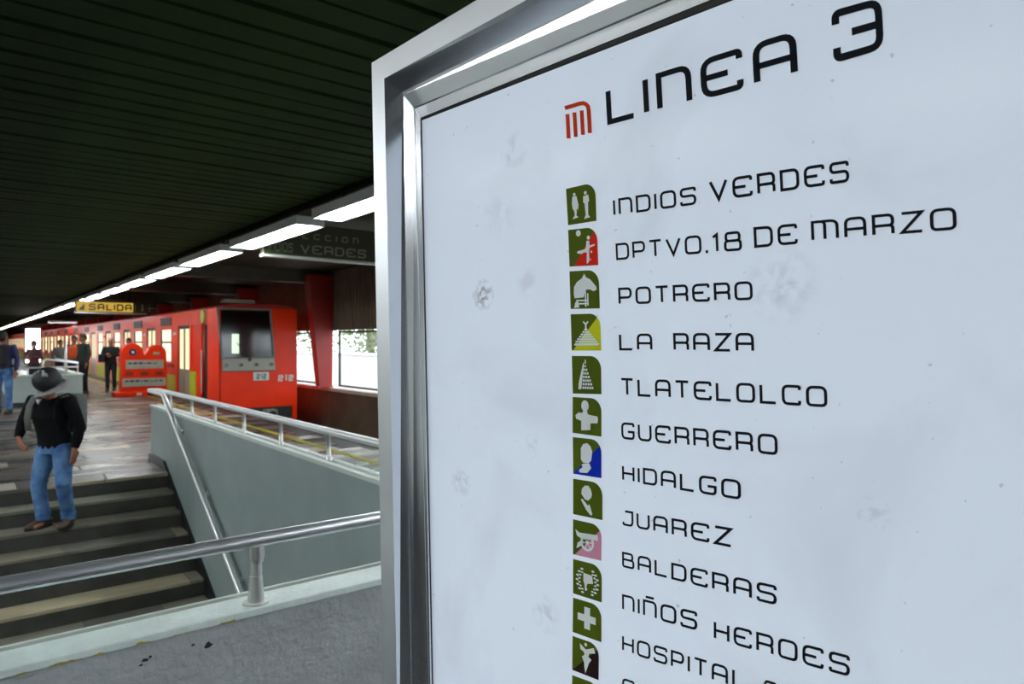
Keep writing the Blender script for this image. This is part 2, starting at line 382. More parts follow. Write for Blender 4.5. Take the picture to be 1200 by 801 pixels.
# rail on top of the parapet
RB, RZ = 1.92, .90
rail = thing('parapet_handrail', (RB, 5.9, PT), 'steel handrail on short posts along the top of the grey stair parapet', 'handrail')
rv = autosmooth(G().tube([(RB, 2.13, RZ), (RB, 9.35, RZ), (RB - .02, 9.42, RZ), (RB - .07, 9.44, RZ), (RB - .11, 9.40, RZ)], .025, 14).mk('top_rail', M['bright_rail'], rail))
for px in (200, 225, 252, 286, 329, 385, 455, 560):
    p = at_X(px, 500, RB)
    if p.y < 2.3: continue
    autosmooth(G().lathe([(.024, PT - .01), (.024, PT + .01), (.016, PT + .02), (.014, RZ - .04), (.02, RZ - .03), (.02, RZ - .01)], (RB, p.y), 12).mk('post', M['alu'], rail))
# sloping handrail on the inner face
HB = 1.80
hr = thing('stair_handrail', (HB, 6, -1), 'bright steel handrail sloping down the stairs on the grey parapet', 'handrail')
autosmooth(G().tube([(RB - .11, 9.40, RZ), (HB, 9.2, RZ), (HB, 8.66, RZ), (HB, 8.56, RZ - .02), (HB, 8.45, RZ - .08), (HB, 2.6, nz(2.6) + .9)], .027, 14).mk('sloping_rail', M['bright_rail'], hr))
for a in (8.0, 7.05, 6.0, 5.0, 4.0):
    z = nz(a) + .9
    autosmooth(G().tube([(HB, a, z), (HB, a, z - .05), (HB + .03, a, z - .07), (PB0, a, z - .07)], .009, 8).tube([(PB0 - .012, a, z - .07), (PB0, a, z - .07)], .03, 12).mk('bracket', M['rail'], hr))

# ---- near parapet in front of the camera
NA0, NA1 = 2.055, 2.205
near = thing('near_parapet', (.5, 2.1, 0), 'rough grey stucco parapet with pale painted coping in the foreground', 'parapet')
bm = G()
bm.box(-1.45, PB1, NA0 + .002, NA1, -.014, PT - .02).box(SB0, PB0, NA1 - .14, NA1, -3.4, -.014)
bm.mk('wall_body', M['stucco'], near)
# coping, with a worn yellow line along its near edge
m = M['coping']; nt = m.node_tree; p = nt.nodes['Principled BSDF']; tc = nt.nodes.new('ShaderNodeNewGeometry'); sx = nt.nodes.new('ShaderNodeSeparateXYZ')
nt.links.new(tc.outputs['Position'], sx.inputs[0])
no = nt.nodes.new('ShaderNodeTexNoise'); no.inputs['Scale'].default_value = 26; no.inputs['Detail'].default_value = 4; nt.links.new(tc.outputs['Position'], no.inputs['Vector'])
a1 = nt.nodes.new('ShaderNodeMath'); a1.operation = 'MULTIPLY_ADD'; a1.inputs[1].default_value = .034; a1.inputs[2].default_value = PT - .0365; nt.links.new(no.outputs['Fac'], a1.inputs[0])
lt = nt.nodes.new('ShaderNodeMath'); lt.operation = 'LESS_THAN'; nt.links.new(sx.outputs['Z'], lt.inputs[0]); nt.links.new(a1.outputs[0], lt.inputs[1])
lx = nt.nodes.new('ShaderNodeMath'); lx.operation = 'LESS_THAN'; nt.links.new(sx.outputs['X'], lx.inputs[0]); lx.inputs[1].default_value = .62
mu = nt.nodes.new('ShaderNodeMath'); mu.operation = 'MULTIPLY'; nt.links.new(lt.outputs[0], mu.inputs[0]); nt.links.new(lx.outputs[0], mu.inputs[1])
mx = nt.nodes.new('ShaderNodeMix'); mx.data_type = 'RGBA'; mx.inputs[7].default_value = srgb(196, 172, 60)
src = p.inputs['Base Color'].links[0].from_socket
nt.links.new(src, mx.inputs[6]); nt.links.new(mu.outputs[0], mx.inputs[0]); nt.links.new(mx.outputs[2], p.inputs['Base Color'])
G().box(-1.46, PB1 + .01, NA0 - .004, NA1 - .028, PT - .022, PT, .004).mk('coping', M['coping'], near)
G().box(-1.46, PB0 - .014, NA1 - .027, NA1 + .004, PT - .04, PT - .018).mk('coping_channel', M['skirting'], near)
G().box(-1.46, PB0 - .014, NA1 + .004, NA1 + .016, PT - .05, PT - .002, .002).mk('coping_edge', M['white_trim'], near)
# chips in the stucco
chip = mat('exposed_dark_plaster', srgb(40, 40, 42), .9)
for (px, py, s) in ((244, 755, .010), (226, 755, .004), (170, 773, .007), (176, 769, .004), (165, 779, .004)):
    c = at_Y(px, py, NA0 + .003); pts = []
    for t in range(9):
        r = s * random.uniform(.5, 1.2); pts.append((c.x + r * 1.3 * math.cos(t * 2 * PI / 9), c.z + r * math.sin(t * 2 * PI / 9)))
    G().prism(pts, 'y', NA0 + .0015, NA0 + .006).mk('chip', chip, near)
NR = 2.1
nr = thing('near_handrail', (.7, NR, PT), 'thick polished steel pipe handrail across the foreground on a tapered post', 'handrail')
autosmooth(G().tube([(-1.5, NR, RZ)] + [(-1.5 + i * .25, NR, RZ) for i in range(1, 14)] + [(1.92, NR, RZ)], .0215, 24).mk('top_rail', M['near_rail'], nr))
for bx in (-.45, at_Y(300, 690, NR).x, 1.86):
    g = G().lathe([(.038, PT - .002), (.038, PT + .005), (.024, PT + .006), (.0245, PT + .012), (.0185, PT + .082), (.0165, PT + .084), (.0165, PT + .087), (.018, PT + .088), (.0172, PT + .122), (.022, PT + .124), (.0225, PT + .134), (.0245, PT + .136), (.025, PT + .176)], (bx, NR), 24)
    autosmooth(g.mk('post', M['alu'], nr), 16)

# ================================================================= LAMPS
LB0, LB1, LZ, LL, LP = 2.87, 3.20, 2.80, 2.42, 2.85
def lamp(name, label, group, x0, y0, ln, along='y', z=LZ):
    wd = LB1 - LB0
    L = thing(name, (x0 + (wd / 2 if along == 'y' else ln / 2), y0 + (ln / 2 if along == 'y' else wd / 2), z + .1), label, 'lamp', group)
    def B(g, u0, u1, v0, v1, a, b):       # u across, v along
        return g.box(x0+u0, x0+u1, y0+v0, y0+v1, a, b) if along == 'y' else g.box(x0+v0, x0+v1, y0+u0, y0+u1, a, b)
    g = G(); B(g, 0, wd, 0, ln, z + .07, z + .10)
    B(g, 0, .015, 0, ln, z + .0, z + .075); B(g, wd - .015, wd, 0, ln, z + .0, z + .075)
    B(g, 0, wd, 0, .02, z + .0, z + .075); B(g, 0, wd, ln - .02, ln, z + .0, z + .075)
    g.mk('tray', M['tray'], L)
    for u in (.075, wd - .075):
        for h in (0, 1):
            v0, v1 = .05 + h * (ln - .06) / 2, (ln - .06) / 2 + h * (ln - .06) / 2
            if along == 'y': pts = [(x0+u, y0+v0, z+.03), (x0+u, y0+v1, z+.03)]
            else: pts = [(x0+v0, y0+u, z+.03), (x0+v1, y0+u, z+.03)]
            G().tube(pts, .019, 8).mk('tube', M['tube'], L, True)
    g = G(); B(g, wd/2 - .02, wd/2 + .02, .4, .43, z + .1, PZ + .03); B(g, wd/2 - .02, wd/2 + .02, ln - .43, ln - .4, z + .1, PZ + .03)
    g.mk('hanger', M['dark'], L)
    return L
def dup(root, loc, label=None, group=None):
    r = root.copy(); C.objects.link(r); r.location = loc
    if label: r['label'] = label
    if group: r['group'] = group
    for ch in [c for c in root.children]:
        c = ch.copy(); C.objects.link(c); c.parent = r
        for gg in ch.children:
            d = gg.copy(); C.objects.link(d); d.parent = c
    return r
# lamp gaps fall at y = 7.3, 10.15, 13.0 ...
ordn = ['nearest ceiling lamp, cut by the steel edge of the line sign', 'second ceiling lamp of the row, left of the hanging direction sign', 'third ceiling lamp of the row, in front of the direction sign edge',
        'fourth ceiling lamp counted from the line sign', 'fifth ceiling lamp counted from the line sign', 'sixth ceiling lamp counted from the line sign']
l0 = lamp('fluorescent_lamp', ordn[0], 'fluorescent lamps in the long row', LB0, 7.35 - LP, LL)
y0 = l0.location.y
for k in range(1, 34):
    dup(l0, (l0.location.x, y0 + LP * k, l0.location.z), ordn[k] if k < 6 else '%s ceiling lamp counted from the line sign' % ['seventh', 'eighth', 'ninth', 'tenth', 'eleventh', 'twelfth'][k - 6] if k < 12 else 'small far fluorescent lamp in the long ceiling row towards the left edge', 'fluorescent lamps in the long row' if k < 12 else 'far lamps of the long row')
for k in range(1, 4): dup(l0, (l0.location.x, y0 - LP * k, l0.location.z), 'lamp of the row beyond the frame, behind the line sign', 'lamps of the row out of frame')
for k in range(-3, 12):  # unseen row, added and strengthened for side light on board and stairs
    d = dup(l0, (-2.6, y0 + LP * k, l0.location.z), 'unseen lamp of the added second row over the other side of the stairs', 'unseen lamps of the added second row')
    for ch in d.children:
        if ch.name.startswith('tube'):
            if k == -3: me2 = ch.data.copy(); me2.materials[0] = M['tube2']
            ch.data = me2 if False else ch.data
            ch.material_slots[0].link = 'OBJECT'; ch.material_slots[0].material = M['tube2']
lamp('cross_lamp', 'long white lamp set across the row far down the platform', None, at_Y(57, 379, 45).x, 45, 1.35, 'x', 2.56)

# ================================================================= HANGING SIGNS
def stroke(G_, pts, closed, sw, P):
    """ribbon of width sw along 2D points (height units); P maps (u,v) to a 3D point"""
    n = len(pts); L = []; R = []
    for i in range(n):
        a = pts[(i - 1) % n] if (closed or i > 0) else pts[i]; b = pts[(i + 1) % n] if (closed or i < n - 1) else pts[i]; c = pts[i]
        d1 = Vector((c[0]-a[0], c[1]-a[1])); d2 = Vector((b[0]-c[0], b[1]-c[1]))
        if d1.length < 1e-6: d1 = d2
        if d2.length < 1e-6: d2 = d1
        d1.normalize(); d2.normalize(); n1 = Vector((-d1.y, d1.x)); n2 = Vector((-d2.y, d2.x)); m_ = (n1 + n2)
        if m_.length < .2: m_ = n1
        m_.normalize(); k = sw / 2 / max(m_.dot(n1), .35)
        L.append((c[0] + m_.x * k, c[1] + m_.y * k)); R.append((c[0] - m_.x * k, c[1] - m_.y * k))
    vs = [P(*q) for q in L] + [P(*q) for q in R]; m = n if closed else n - 1
    G_.add(vs, [(i, (i+1) % n, n + (i+1) % n, n + i) for i in range(m)])
def rnd(pts, closed):
    out = []; n = len(pts)
    for i, p in enumerate(pts):
        r = p[2] if len(p) > 2 else 0
        if not r or (not closed and i in (0, n - 1)): out.append((p[0], p[1])); continue
        a = Vector(pts[(i-1) % n][:2]); b = Vector(pts[(i+1) % n][:2]); c = Vector(p[:2])
        u = a - c; v = b - c; r = min(r, u.length * .5, v.length * .5); u.normalize(); v.normalize()
        for t in range(6):
            t /= 5; q = (c + u * r) * (1-t)**2 + c * 2*t*(1-t) + (c + v * r) * t*t; out.append((q.x, q.y))
    return out
R_, r_ = .32, .2
GL = {
 'L': (.84, [[(0,1),(0,0),(1,0)]]), 'I': (.13, [[(.5,1),(.5,0)]]), 'N': (.9, [[(0,0),(0,1),(1,1,R_),(1,0)]]),
 'E': (.98, [[(1,.8),(1,1,r_),(0,1,R_),(0,0,R_),(1,0,r_),(1,.2)], [(0,.5),(.68,.5)]]),
 'A': (.92, [[(0,0),(0,1,R_),(1,1,R_),(1,0)], [(0,.42),(1,.42)]]),
 '3': (.98, [[(0,.76),(0,1,R_),(1,1,R_),(1,.5,.12),(1,0,R_),(0,0,R_),(0,.24)], [(.36,.5),(1,.5)]]),
 'D': (.92, [[(0,0),(0,1),(1,1,R_),(1,0,R_),(0,0)]]), 'O': (.95, [[(.5,0),(0,0,R_),(0,1,R_),(1,1,R_),(1,0,R_),(.5,0)]]),
 'S': (.92, [[(1,.8),(1,1,r_),(0,1,R_),(0,.53,R_),(1,.53,R_),(1,0,R_),(0,0,R_),(0,.2)]]), 'V': (.92, [[(0,1),(.5,0),(1,1)]]),
 'R': (.88, [[(0,0),(0,1),(1,1,R_),(1,.45,r_),(0,.45)], [(.5,.45),(1,.45,r_),(1,0)]]), 'P': (.85, [[(0,0),(0,1),(1,1,R_),(1,.4,R_),(0,.4)]]),
 'T': (.85, [[(0,1),(1,1)], [(.5,1),(.5,0)]]), 'M': (1.2, [[(0,0),(0,1),(.5,1,r_),(.5,0)], [(.38,1),(1,1,R_),(1,0)]]),
 'Z': (.88, [[(0,1),(1,1),(0,0),(1,0)]]), 'C': (.9, [[(1,.8),(1,1,R_),(0,1,R_),(0,0,R_),(1,0,R_),(1,.2)]]),
 'G': (.92, [[(1,.8),(1,1,R_),(0,1,R_),(0,0,R_),(1,0,R_),(1,.45),(.5,.45)]]), 'U': (.9, [[(0,1),(0,0,R_),(1,0,R_),(1,1)]]),
 'H': (.88, [[(0,1),(0,0)], [(1,1),(1,0)], [(0,.5),(1,.5)]]), 'J': (.8, [[(.2,1),(1,1),(1,0,R_),(0,0,R_),(0,.2)]]),
 'B': (.88, [[(0,0),(0,1),(.9,1,r_),(.9,.53,r_),(0,.53)], [(.5,.53),(1,.53,r_),(1,0,r_),(0,0)]]),
 'Ñ': (.9, [[(0,0),(0,1),(1,1,R_),(1,0)], [(.15,1.28),(.85,1.28)]]),
 '8': (.92, [[(.5,.54),(.06,.54,r_),(.06,1,r_),(.94,1,r_),(.94,.54,r_),(.5,.54)], [(.5,0),(0,0,r_),(0,.54,r_),(1,.54,r_),(1,0,r_),(.5,0)]]),
 '1': (.42, [[(0,.84),(.75,1),(.75,0)]]), '2': (.92, [[(0,.78),(0,1,R_),(1,1,R_),(1,.5,R_),(0,.5,.05),(0,0),(1,0)]]), '.': (.13, [[(.5,-.08),(.5,.1)]]),
}
def word(g, txt, P, sw=.13, gap=.22):
    """lays out txt in height units from u = 0; P(u,v,total) -> 3D"""
    tot = sum(GL[c][0] for c in txt) + gap * (len(txt) - 1); u = 0
    for c in txt:
        wd, ss = GL[c]
        for s in ss:
            cl = s[0][:2] == s[-1][:2]
            pp = s[:-1] if cl else s
            pts = [(u + sw/2 + x * (wd - sw), sw/2 + y * (1 - sw)) for x, y in rnd(pp, cl)]
            stroke(g, pts, cl, sw, lambda a, b: P(a / tot, b))
        u += wd + gap
def flatword(g, txt, x0, x1, z0, h, Y, sw=.14, gap=.22):
    word(g, txt, lambda t, v: Vector((x0 + (x1 - x0) * t, Y, z0 + v * h)), sw, gap)
# direction sign
a = 9.5
ds = thing('direction_sign', (5, a, 2.7), 'dark olive hanging sign for the train direction, beside the big line sign', 'sign')
G().box(3.25, 6.9, a, a + .12, 2.72, 3.2, .008).mk('sign_box', M['signgreen'], ds)
G().box(3.24, 6.91, a - .012, a + .13, 2.69, 2.722).mk('lower_edge', M['white_trim'], ds)
X = lambda px: at_Y(px, 290, a).x
for tx, p0, p1, h, b, gp in (('INDIOS', 3.32, X(343), .13, 2.77, .22), ('VERDES', X(352), X(429), .13, 2.77, .22), ('DIRECCION', X(318), X(420), .085, 2.98, .8)):
    g = G(); flatword(g, tx, p0, p1, b, h, a - .003, .16, gp); g.mk('lettering', M['signtext'], ds)
for x in (3.9, 6.2): G().box(x, x + .04, a + .04, a + .08, 3.19, PZ + .03).mk('hanger', M['dark'], ds)
G().box(3.2, 7.2, a - .3, a - .18, 3.0, 3.06).mk('cross_bar', M['soffit'], ds) if False else None
# exit sign
a = 25
ex = thing('exit_sign', (3.9, a, 2.41), 'yellow lit exit sign hanging above the far platform', 'sign')
xa, xb = at_Y(88, 360, a).x, 4.72
G().box(xa, xb, a, a + .14, 2.43, 2.79, .01).mk('sign_box', M['signgreen'], ex)
G().box(xa - .02, xb + .02, a - .02, a + .15, 2.40, 2.435).mk('lower_edge', M['alu'], ex)
xl = at_Y(156, 360, a).x
G().box(xa + .03, xl, a - .006, a, 2.46, 2.76).mk('yellow_panel', M['signyellow'], ex)
g = G(); flatword(g, 'SALIDA', at_Y(104, 360, a).x, xl - .04, 2.50, .21, a - .009, .2)
g.mk('lettering', M['signink'], ex); g = G()
g.add([(xa + .08, a - .009, 2.5), (at_Y(99, 360, a).x, a - .009, 2.5), (at_Y(99, 360, a).x, a - .009, 2.72)], [(0, 1, 2)])
g.mk('arrow', M['signink'], ex)
g = G(); x = at_Y(163, 360, a).x; g.box(x - .12, x - .1, a - .008, a - .002, 2.5, 2.72).box(x + .06, x + .13, a - .008, a - .002, 2.5, 2.64); g.ell((x + .095, a - .004, 2.69), (.035, .004, .035))
g.box(x + .3, x + .32, a - .008, a - .002, 2.5, 2.72); g.mk('symbol', M['signtext'], ex)
for x in (xa + .5, xb - .5): G().box(x, x + .04, a + .05, a + .09, 2.78, PZ + .03).mk('hanger', M['dark'], ex)
# lightbox far down the platform
a = 45
lb = thing('advert_lightbox', (at_Y(38, 395, a).x, a, 0), 'glaring white lightbox far down the platform', 'lightbox')
x0, x1 = at_Y(30, 395, a).x, at_Y(47, 395, a).x
G().box(x0 - .05, x1 + .05, a, a + .2, .3, 2.3, .01).mk('housing', M['dark'], lb); G().box(x0, x1, a - .01, a, .4, 2.22).mk('lit_face', M['adlight'], lb)
G().box(x0 + .1, x0 + .2, a + .02, a + .18, 0, .3).mk('leg', M['dark'], lb); G().box(x1 - .2, x1 - .1, a + .02, a + .18, 0, .3).mk('leg', M['dark'], lb)

# ================================================================= TRAIN
TX0, TX1, TY = 4.76, 6.66, 17.0
FL, RF = -.33, 2.33                       # bottom of the orange body, roof
tr = thing('metro_train', (5.7, TY, -1.0), 'orange red metro train standing at the platform, cab end towards the camera', 'train')
zz = lambda py, Z=16.4: HC + (CY - py) * Z / FOC
Y_ = lambda px: at_X(px, 400, TX0).y
# front face as plates round the windshield
def fx(px): return at_Y(px, 400, TY).x
wl_t, wr_t, wl_b, wr_b = fx(254.5), fx(316.5), fx(260.5), fx(321)
zt, zb, zp = 2.30, 1.10, .80
fz = FL + .22
g = G()
Lx, Rx = TX0 + .02, TX1
plates = [[(Lx, fz), (Rx, fz), (Rx, zp - .02), (Lx, zp - .02)], [(wr_b + .03, zp - .02), (Rx, zp - .02), (Rx, RF), (wr_t + .02, RF)],
          [(Lx, zp - .02), (wl_b, zp - .02), (wl_t - .02, RF), (Lx - .04, RF)]]
for pl in plates: g.prism(pl, 'y', TY, TY + .06)
g.prism([(Rx - .12, FL - .12), (Rx, FL - .12), (Rx, fz + .01), (Rx - .12, fz + .01)], 'y', TY, TY + .5)
cab = g.mk('cab_front', M['train'], tr)
g = G(); t = .035
q = [(wl_t, zt), (wr_t, zt), (wr_b, zb), (wl_b, zb)]
for i in range(4):
    A, B_ = q[i], q[(i + 1) % 4]; g.tube([(A[0], TY - .005, A[1]), (B_[0], TY - .005, B_[1])], t * .7, 6)
g.mk('window_seal', M['seal'], cab)
mk('windshield', [(x, TY + .02, z) for x, z in q], [(0, 1, 2, 3)], M['windshield'], cab)
pn = G().prism([(wl_b - .01, zb - .01), (wr_b, zb - .01), (wr_b + .03, zp), (wl_b, zp)], 'y', TY - .03, TY + .05).mk('headlight_panel', M['grey_panel'], cab)
for px in (265, 282, 300, 317.5):
    x = fx(px); z = zz(427.5)
    g = G().tube([(x, TY - .05, z), (x, TY - .02, z)], [.062, .07], 16).mk('headlight_ring', M['grey_panel'], cab)
    G().tube([(x, TY - .056, z), (x, TY - .045, z)], [.045, .045], 14).mk('headlight', M['dimlamp'], cab)
x = fx(292); G().tube([(x, TY - .05, zz(421.5)), (x, TY - .02, zz(421.5))], .045, 12).mk('wiper_boss', M['dark'], cab)
G().tube([(x, TY - .03, zz(421.5)), (fx(277), TY - .025, zz(401))], .008, 6).mk('wiper', M['dark'], cab)
pb = G().box(fx(297), fx(315), TY - .015, TY + .01, zz(446.5), zz(436.8), .005).mk('number_plate', M['white_trim'], cab)
g = G(); flatword(g, '212', fx(300.5), fx(312), zz(445), .13, TY - .017, .2); g.mk('plate_number', M['ink'], cab)
g = G(); flatword(g, '212', fx(326), fx(344), zz(448.5), .155, TY - .003, .24, .26); g.mk('body_number', M['white_trim'], cab)
# cabin interior behind the windshield
G().box(TX0 + .1, TX1 - .1, TY + 1.0, TY + 1.05, FL + .3, RF - .05).mk('cabin_back_wall', M['cabin'], tr)
G().box(fx(279) + .15, fx(285) + .2, TY + .97, TY + .995, zz(414, 17.4), zz(391, 17.4)).mk('cabin_window', M['litcab'], tr)
G().box(TX0 + .15, TX1 - .15, TY + .1, TY + .6, .5, .98).mk('driver_desk', M['cabin'], tr)
# side of the cars
cars = []
g = G()
def side(y0, y1, z0, z1, m, name='side_panel', x0=TX0, th=.04, par=None, parent=None):
    return G().box(x0, x0 + th, y0, y1, z0, z1, .004 if y1 - y0 > .1 else 0).mk(name, m, parent or tr)
CR = Y_(243)                               # end of the orange cab corner
side(TY + .0, CR, FL, RF, M['train'], 'cab_corner')
side(CR, Y_(235), FL, 1.95, M['cabin'], 'cab_door_recess', TX0 + .10)
side(CR, Y_(235), 1.95, RF, M['train_deep'], 'cab_door_header')
dr = side(Y_(235), Y_(224), FL, 1.95, M['train'], 'cab_door', TX0 + .02)
hand = G().tube([(TX0 - .02, Y_(237), .2), (TX0 - .02, Y_(237), 1.3)], .015, 6).mk('grab_rail', M['rail'], tr)
y = Y_(233); G().lathe([(.0, 0), (.1, 0)], (0, 0)) 
yl = G().tube([(TX0 - .03, Y_(238.5), zz(370, 16.9)), (TX0 + .0, Y_(238.5), zz(370, 16.9))], .17, 14).mk('lime_disc', M['lime'], tr)
side(Y_(229), Y_(222), FL, .72, M['lime'], 'lime_panel', TX0 - .006, .03)
W0 = Y_(224)
side(Y_(235), 110, 1.95, RF, M['train'], 'roof_band', TX0 - .004)
side(Y_(224), Y_(222), FL, 1.95, M['train'], 'door_jamb')
PER = 4.15
D0 = Y_(222)                               # first passenger door starts here
k = 0
y = D0
n = 0
rng = random.Random(3)
proto = {}
def panel(kind, y, build):
    """first of a kind is built, the rest are copies"""
    if kind not in proto: proto[kind] = (build(y), y); return proto[kind][0]
    o, y_0 = proto[kind]
    c = o.copy(); C.objects.link(c); c.parent = o.parent; c.location = Vector(o.location) + Vector((0, y - y_0, 0))
    for ch in o.children:
        d = ch.copy(); C.objects.link(d); d.parent = c
    return c
def door(y):
    d = G().box(TX0 + .03, TX0 + .06, y, y + 1.25, FL, 1.95).mk('passenger_door', M['dark'], tr)
    for u in (.06, .66):
        G().box(TX0 + .02, TX0 + .03, y + u + .07, y + u + .46, .75, 1.86).mk('door_pane', M['litdoor'], d)
        G().box(TX0 + .01, TX0 + .03, y + u, y + u + .53, FL + .02, .74).mk('door_kick_panel', M['grey_panel'], d)
    return d
def winp(y):
    w1 = PER - 1.25
    p = G().box(TX0, TX0 + .04, y, y + w1, FL + .0, .93).box(TX0, TX0 + .04, y, y + .75, .93, 1.95).box(TX0, TX0 + .04, y + 2.1, y + w1, .93, 1.95).box(TX0, TX0 + .04, y + .75, y + 2.1, 1.86, 1.95).mk('side_panel', M['train'], tr)
    G().box(TX0 + .03, TX0 + .038, y + .75, y + 2.1, .93, 1.86).mk('lit_window', M['litpane'], p)
    G().box(TX0 - .005, TX0 + .03, y + .75, y + 2.1, 1.46, 1.52).box(TX0 - .005, TX0 + .03, y + .75, y + .8, .93, 1.86).box(TX0 - .005, TX0 + .03, y + 2.05, y + 2.1, .93, 1.86).mk('window_bar', M['dark'], p)
    G().box(TX0 - .012, TX0, y + .3, y + 2.3, FL, .55).mk('lime_panel', M['lime'], p)
    G().box(TX0 - .02, TX0, y + .75, y + 2.1, 1.98, 2.22).mk('vent_grille', M['dark'], p)
    G().box(TX0 - .03, TX0 + .01, y + .5, y + 2.2, .78, .86).mk('grab_strip', M['train_deep'], p)
    G().box(TX0 - .03, TX0, y + .2, y + .42, 1.7, 1.78).mk('side_light', M['white_trim'], p)
    return p
while y < 108:
    panel('door', y, door); panel('win', y + 1.25, winp); y += PER; n += 1
# far side, roof, undercarriage
G().box(TX1 - .04, TX1, TY + .06, 110, FL, RF).mk('far_side', M['train'], tr)
rf = [(TX0, RF - .02), (TX0 + .12, RF + .06), (TX0 + .5, RF + .1), (TX1 - .5, RF + .1), (TX1 - .12, RF + .06), (TX1, RF - .02)]
G().prism(rf, 'y', TY + .02, 110).mk('roof', M['train_deep'], tr)
G().box(TX0 + .06, TX1 - .08, TY + .1, 110, FL + .05, FL + .1).mk('car_floor', M['dark'], tr)
G().box(TX0 + .15, TX1 - .15, TY + .25, 110, -.85, FL + .06).mk('undercarriage', M['dark'], tr)
G().box(TX0 + .1, TX1 - .13, TY + .03, TY + .2, FL - .35, fz + .01, .01).mk('bumper_beam', M['dark'], tr)
cx = fx(315)
G().box(cx - .14, cx + .14, TY - .25, TY + .3, -.42, -.16, .02).mk('coupler', M['seal'], tr)
autosmooth(G().tube([(cx, TY - .3, -.28), (cx, TY - .2, -.28)], .09, 12).mk('coupler_face', M['black'], tr))
for x in (TX0 + .25, TX1 - .3):
    for yy in (TY + 1.6, TY + 3.2, TY + 11, TY + 12.6): autosmooth(G().tube([(x, yy, -.66), (x + .1, yy, -.66)], .27, 18).mk('wheel', M['black'], tr))
autosmooth(G().prism([(fx(262), RF + .12), (fx(300), RF + .12), (fx(298), RF + .2), (fx(264), RF + .2)], 'y', TY + .02, TY + .3).mk('roof_lamp_housing', M['grey_panel'], tr))

# ================================================================= BARRIER
bx0, bx1 = 3.38, 4.54; by = 21.2
Zb = by / (FWD.y + 0) 
bar = thing('water_filled_barrier', ((bx0 + bx1) / 2, by + .2, 0), 'orange plastic water filled barrier with two grey plates on the platform', 'barrier')
def arc(cx, cz, r, a0, a1, n=10): return [(cx + r * math.cos(math.radians(a0 + (a1 - a0) * i / n)), cz + r * math.sin(math.radians(a0 + (a1 - a0) * i / n))) for i in range(n + 1)]
w_ = bx1 - bx0
out = [(bx0, .10), (bx1, .10), (bx1, .8), (bx1 - .02, 1.15)] + arc(bx1 - .26, 1.18, .24, 0, 150) + [(bx1 - .55, 1.17), (bx0 + .58, 1.13)] + arc(bx0 + .29, 1.2, .27, 20, 180) + [(bx0 + .02, .8)]
g = G().prism(out, 'y', by, by + .34)
body = g.mk('barrier_body', M['barrier'], bar)
bv = body.modifiers.new('soft', 'BEVEL'); bv.width = .025; bv.segments = 2
G().box(bx0 - .16, bx1 + .14, by - .06, by + .44, 0, .13, .03).mk('foot', M['barrier'], bar)
for z0, z1, u0, u1 in ((.76, 1.0, .12, w_ - .1), (.27, .5, .04, w_ - .04)):
    pl = G().box(bx0 + u0, bx0 + u1, by - .02, by + .01, z0, z1, .006).mk('plate', M['barrier_plate'], bar)
    g = G()
    xx = bx0 + u0 + .06
    rr = random.Random(5)
    while xx < bx0 + u1 - .14:
        l = rr.uniform(.04, .12); g.box(xx, xx + l, by - .0225, by - .0195, z0 + .13, z0 + .13 + rr.uniform(.02, .05)); xx += l + .03
    g.mk('plate_marks', M['navy'], pl)
for u in (.18, .5, .82): G().box(bx0 + w_ * u - .1, bx0 + w_ * u + .1, by - .008, by + .02, .57, .68, .004).mk('recess_shade', M['barrier_shade'], bar)  # darker orange puts the recess shade on flat plates
for u in (.38, .62): G().box(bx0 + w_ * u - .06, bx0 + w_ * u + .06, by - .065, by - .04, .03, .1).mk('fork_slot', M['white_trim'] if u < .5 else M['dark'], bar)
G().tube([(bx0 + .29, by - .02, 1.22), (bx0 + .29, by + .01, 1.22)], .09, 16).mk('round_opening', M['navy'], bar)
G().tube([(bx0 + .29, by - .03, 1.22), (bx0 + .29, by - .015, 1.22)], .035, 12).mk('valve', M['mask'], bar)
G().box(bx1 - .36, bx1 - .2, by - .015, by + .005, 1.15, 1.22).mk('badge', M['barrier_plate'], bar)

# ================================================================= FAR STAIRWELL PARAPET
fp = thing('far_stair_parapet', (1.5, 20, 0), 'pale grey parapet of a second stairwell behind the man on the stairs', 'parapet')
fa = 19.4; fx0, fx1 = at_Y(14, 470, fa).x, at_Y(97, 470, fa).x
G().box(fx0, fx1, fa, fa + .12, .1, .70).box(fx1 - .12, fx1, fa + .12, fa + 5, .1, .70).box(fx0, fx0 + .12, fa + .12, fa + 5, .1, .70).mk('wall_body', mat('pale_green_grey_paint', srgb(168, 182, 178), .45, var=.1), fp)
G().box(fx0 + .01, fx1 - .01, fa + .01, fa + .11, 0, .1).box(fx1 - .11, fx1 - .01, fa + .11, fa + 5, 0, .1).mk('plinth', M['dark'], fp)
G().box(fx0 - .02, fx1 + .02, fa - .02, fa + .14, .70, .735, .004).mk('coping', M['white_trim'], fp); G().box(fx1 - .14, fx1 + .02, fa + .14, fa + 5, .70, .735, .004).mk('coping', M['white_trim'], fp)
fr = thing('far_stair_handrail', (1.9, fa, .73), 'small white steel handrail on the far stairwell parapet', 'handrail')
P0 = at_Y(50, 420, fa + .06); P1 = at_Y(91, 424, fa + .06)
autosmooth(G().tube([(fx0, fa + .06, .90), (P0.x, fa + .06, .90), (P0.x + .03, fa + .1, 1.05), (P0.x + .06, fa + .06, 1.09), (P1.x, fa + .06, 1.0), (P1.x, fa + 5, 1.0)], .024, 10).mk('top_rail', M['rail'], fr))
autosmooth(G().tube([(P0.x, fa + .06, .90), (P1.x, fa + .06, .90)], .02, 10).mk('lower_rail', M['rail'], fr))
for x in (fx0 + .3, P0.x, P1.x - .25, P1.x): G().tube([(x, fa + .06, .73), (x, fa + .06, .92 if x < P0.x - .1 else 1.0)], .018, 8).mk('post', M['rail'], fr)
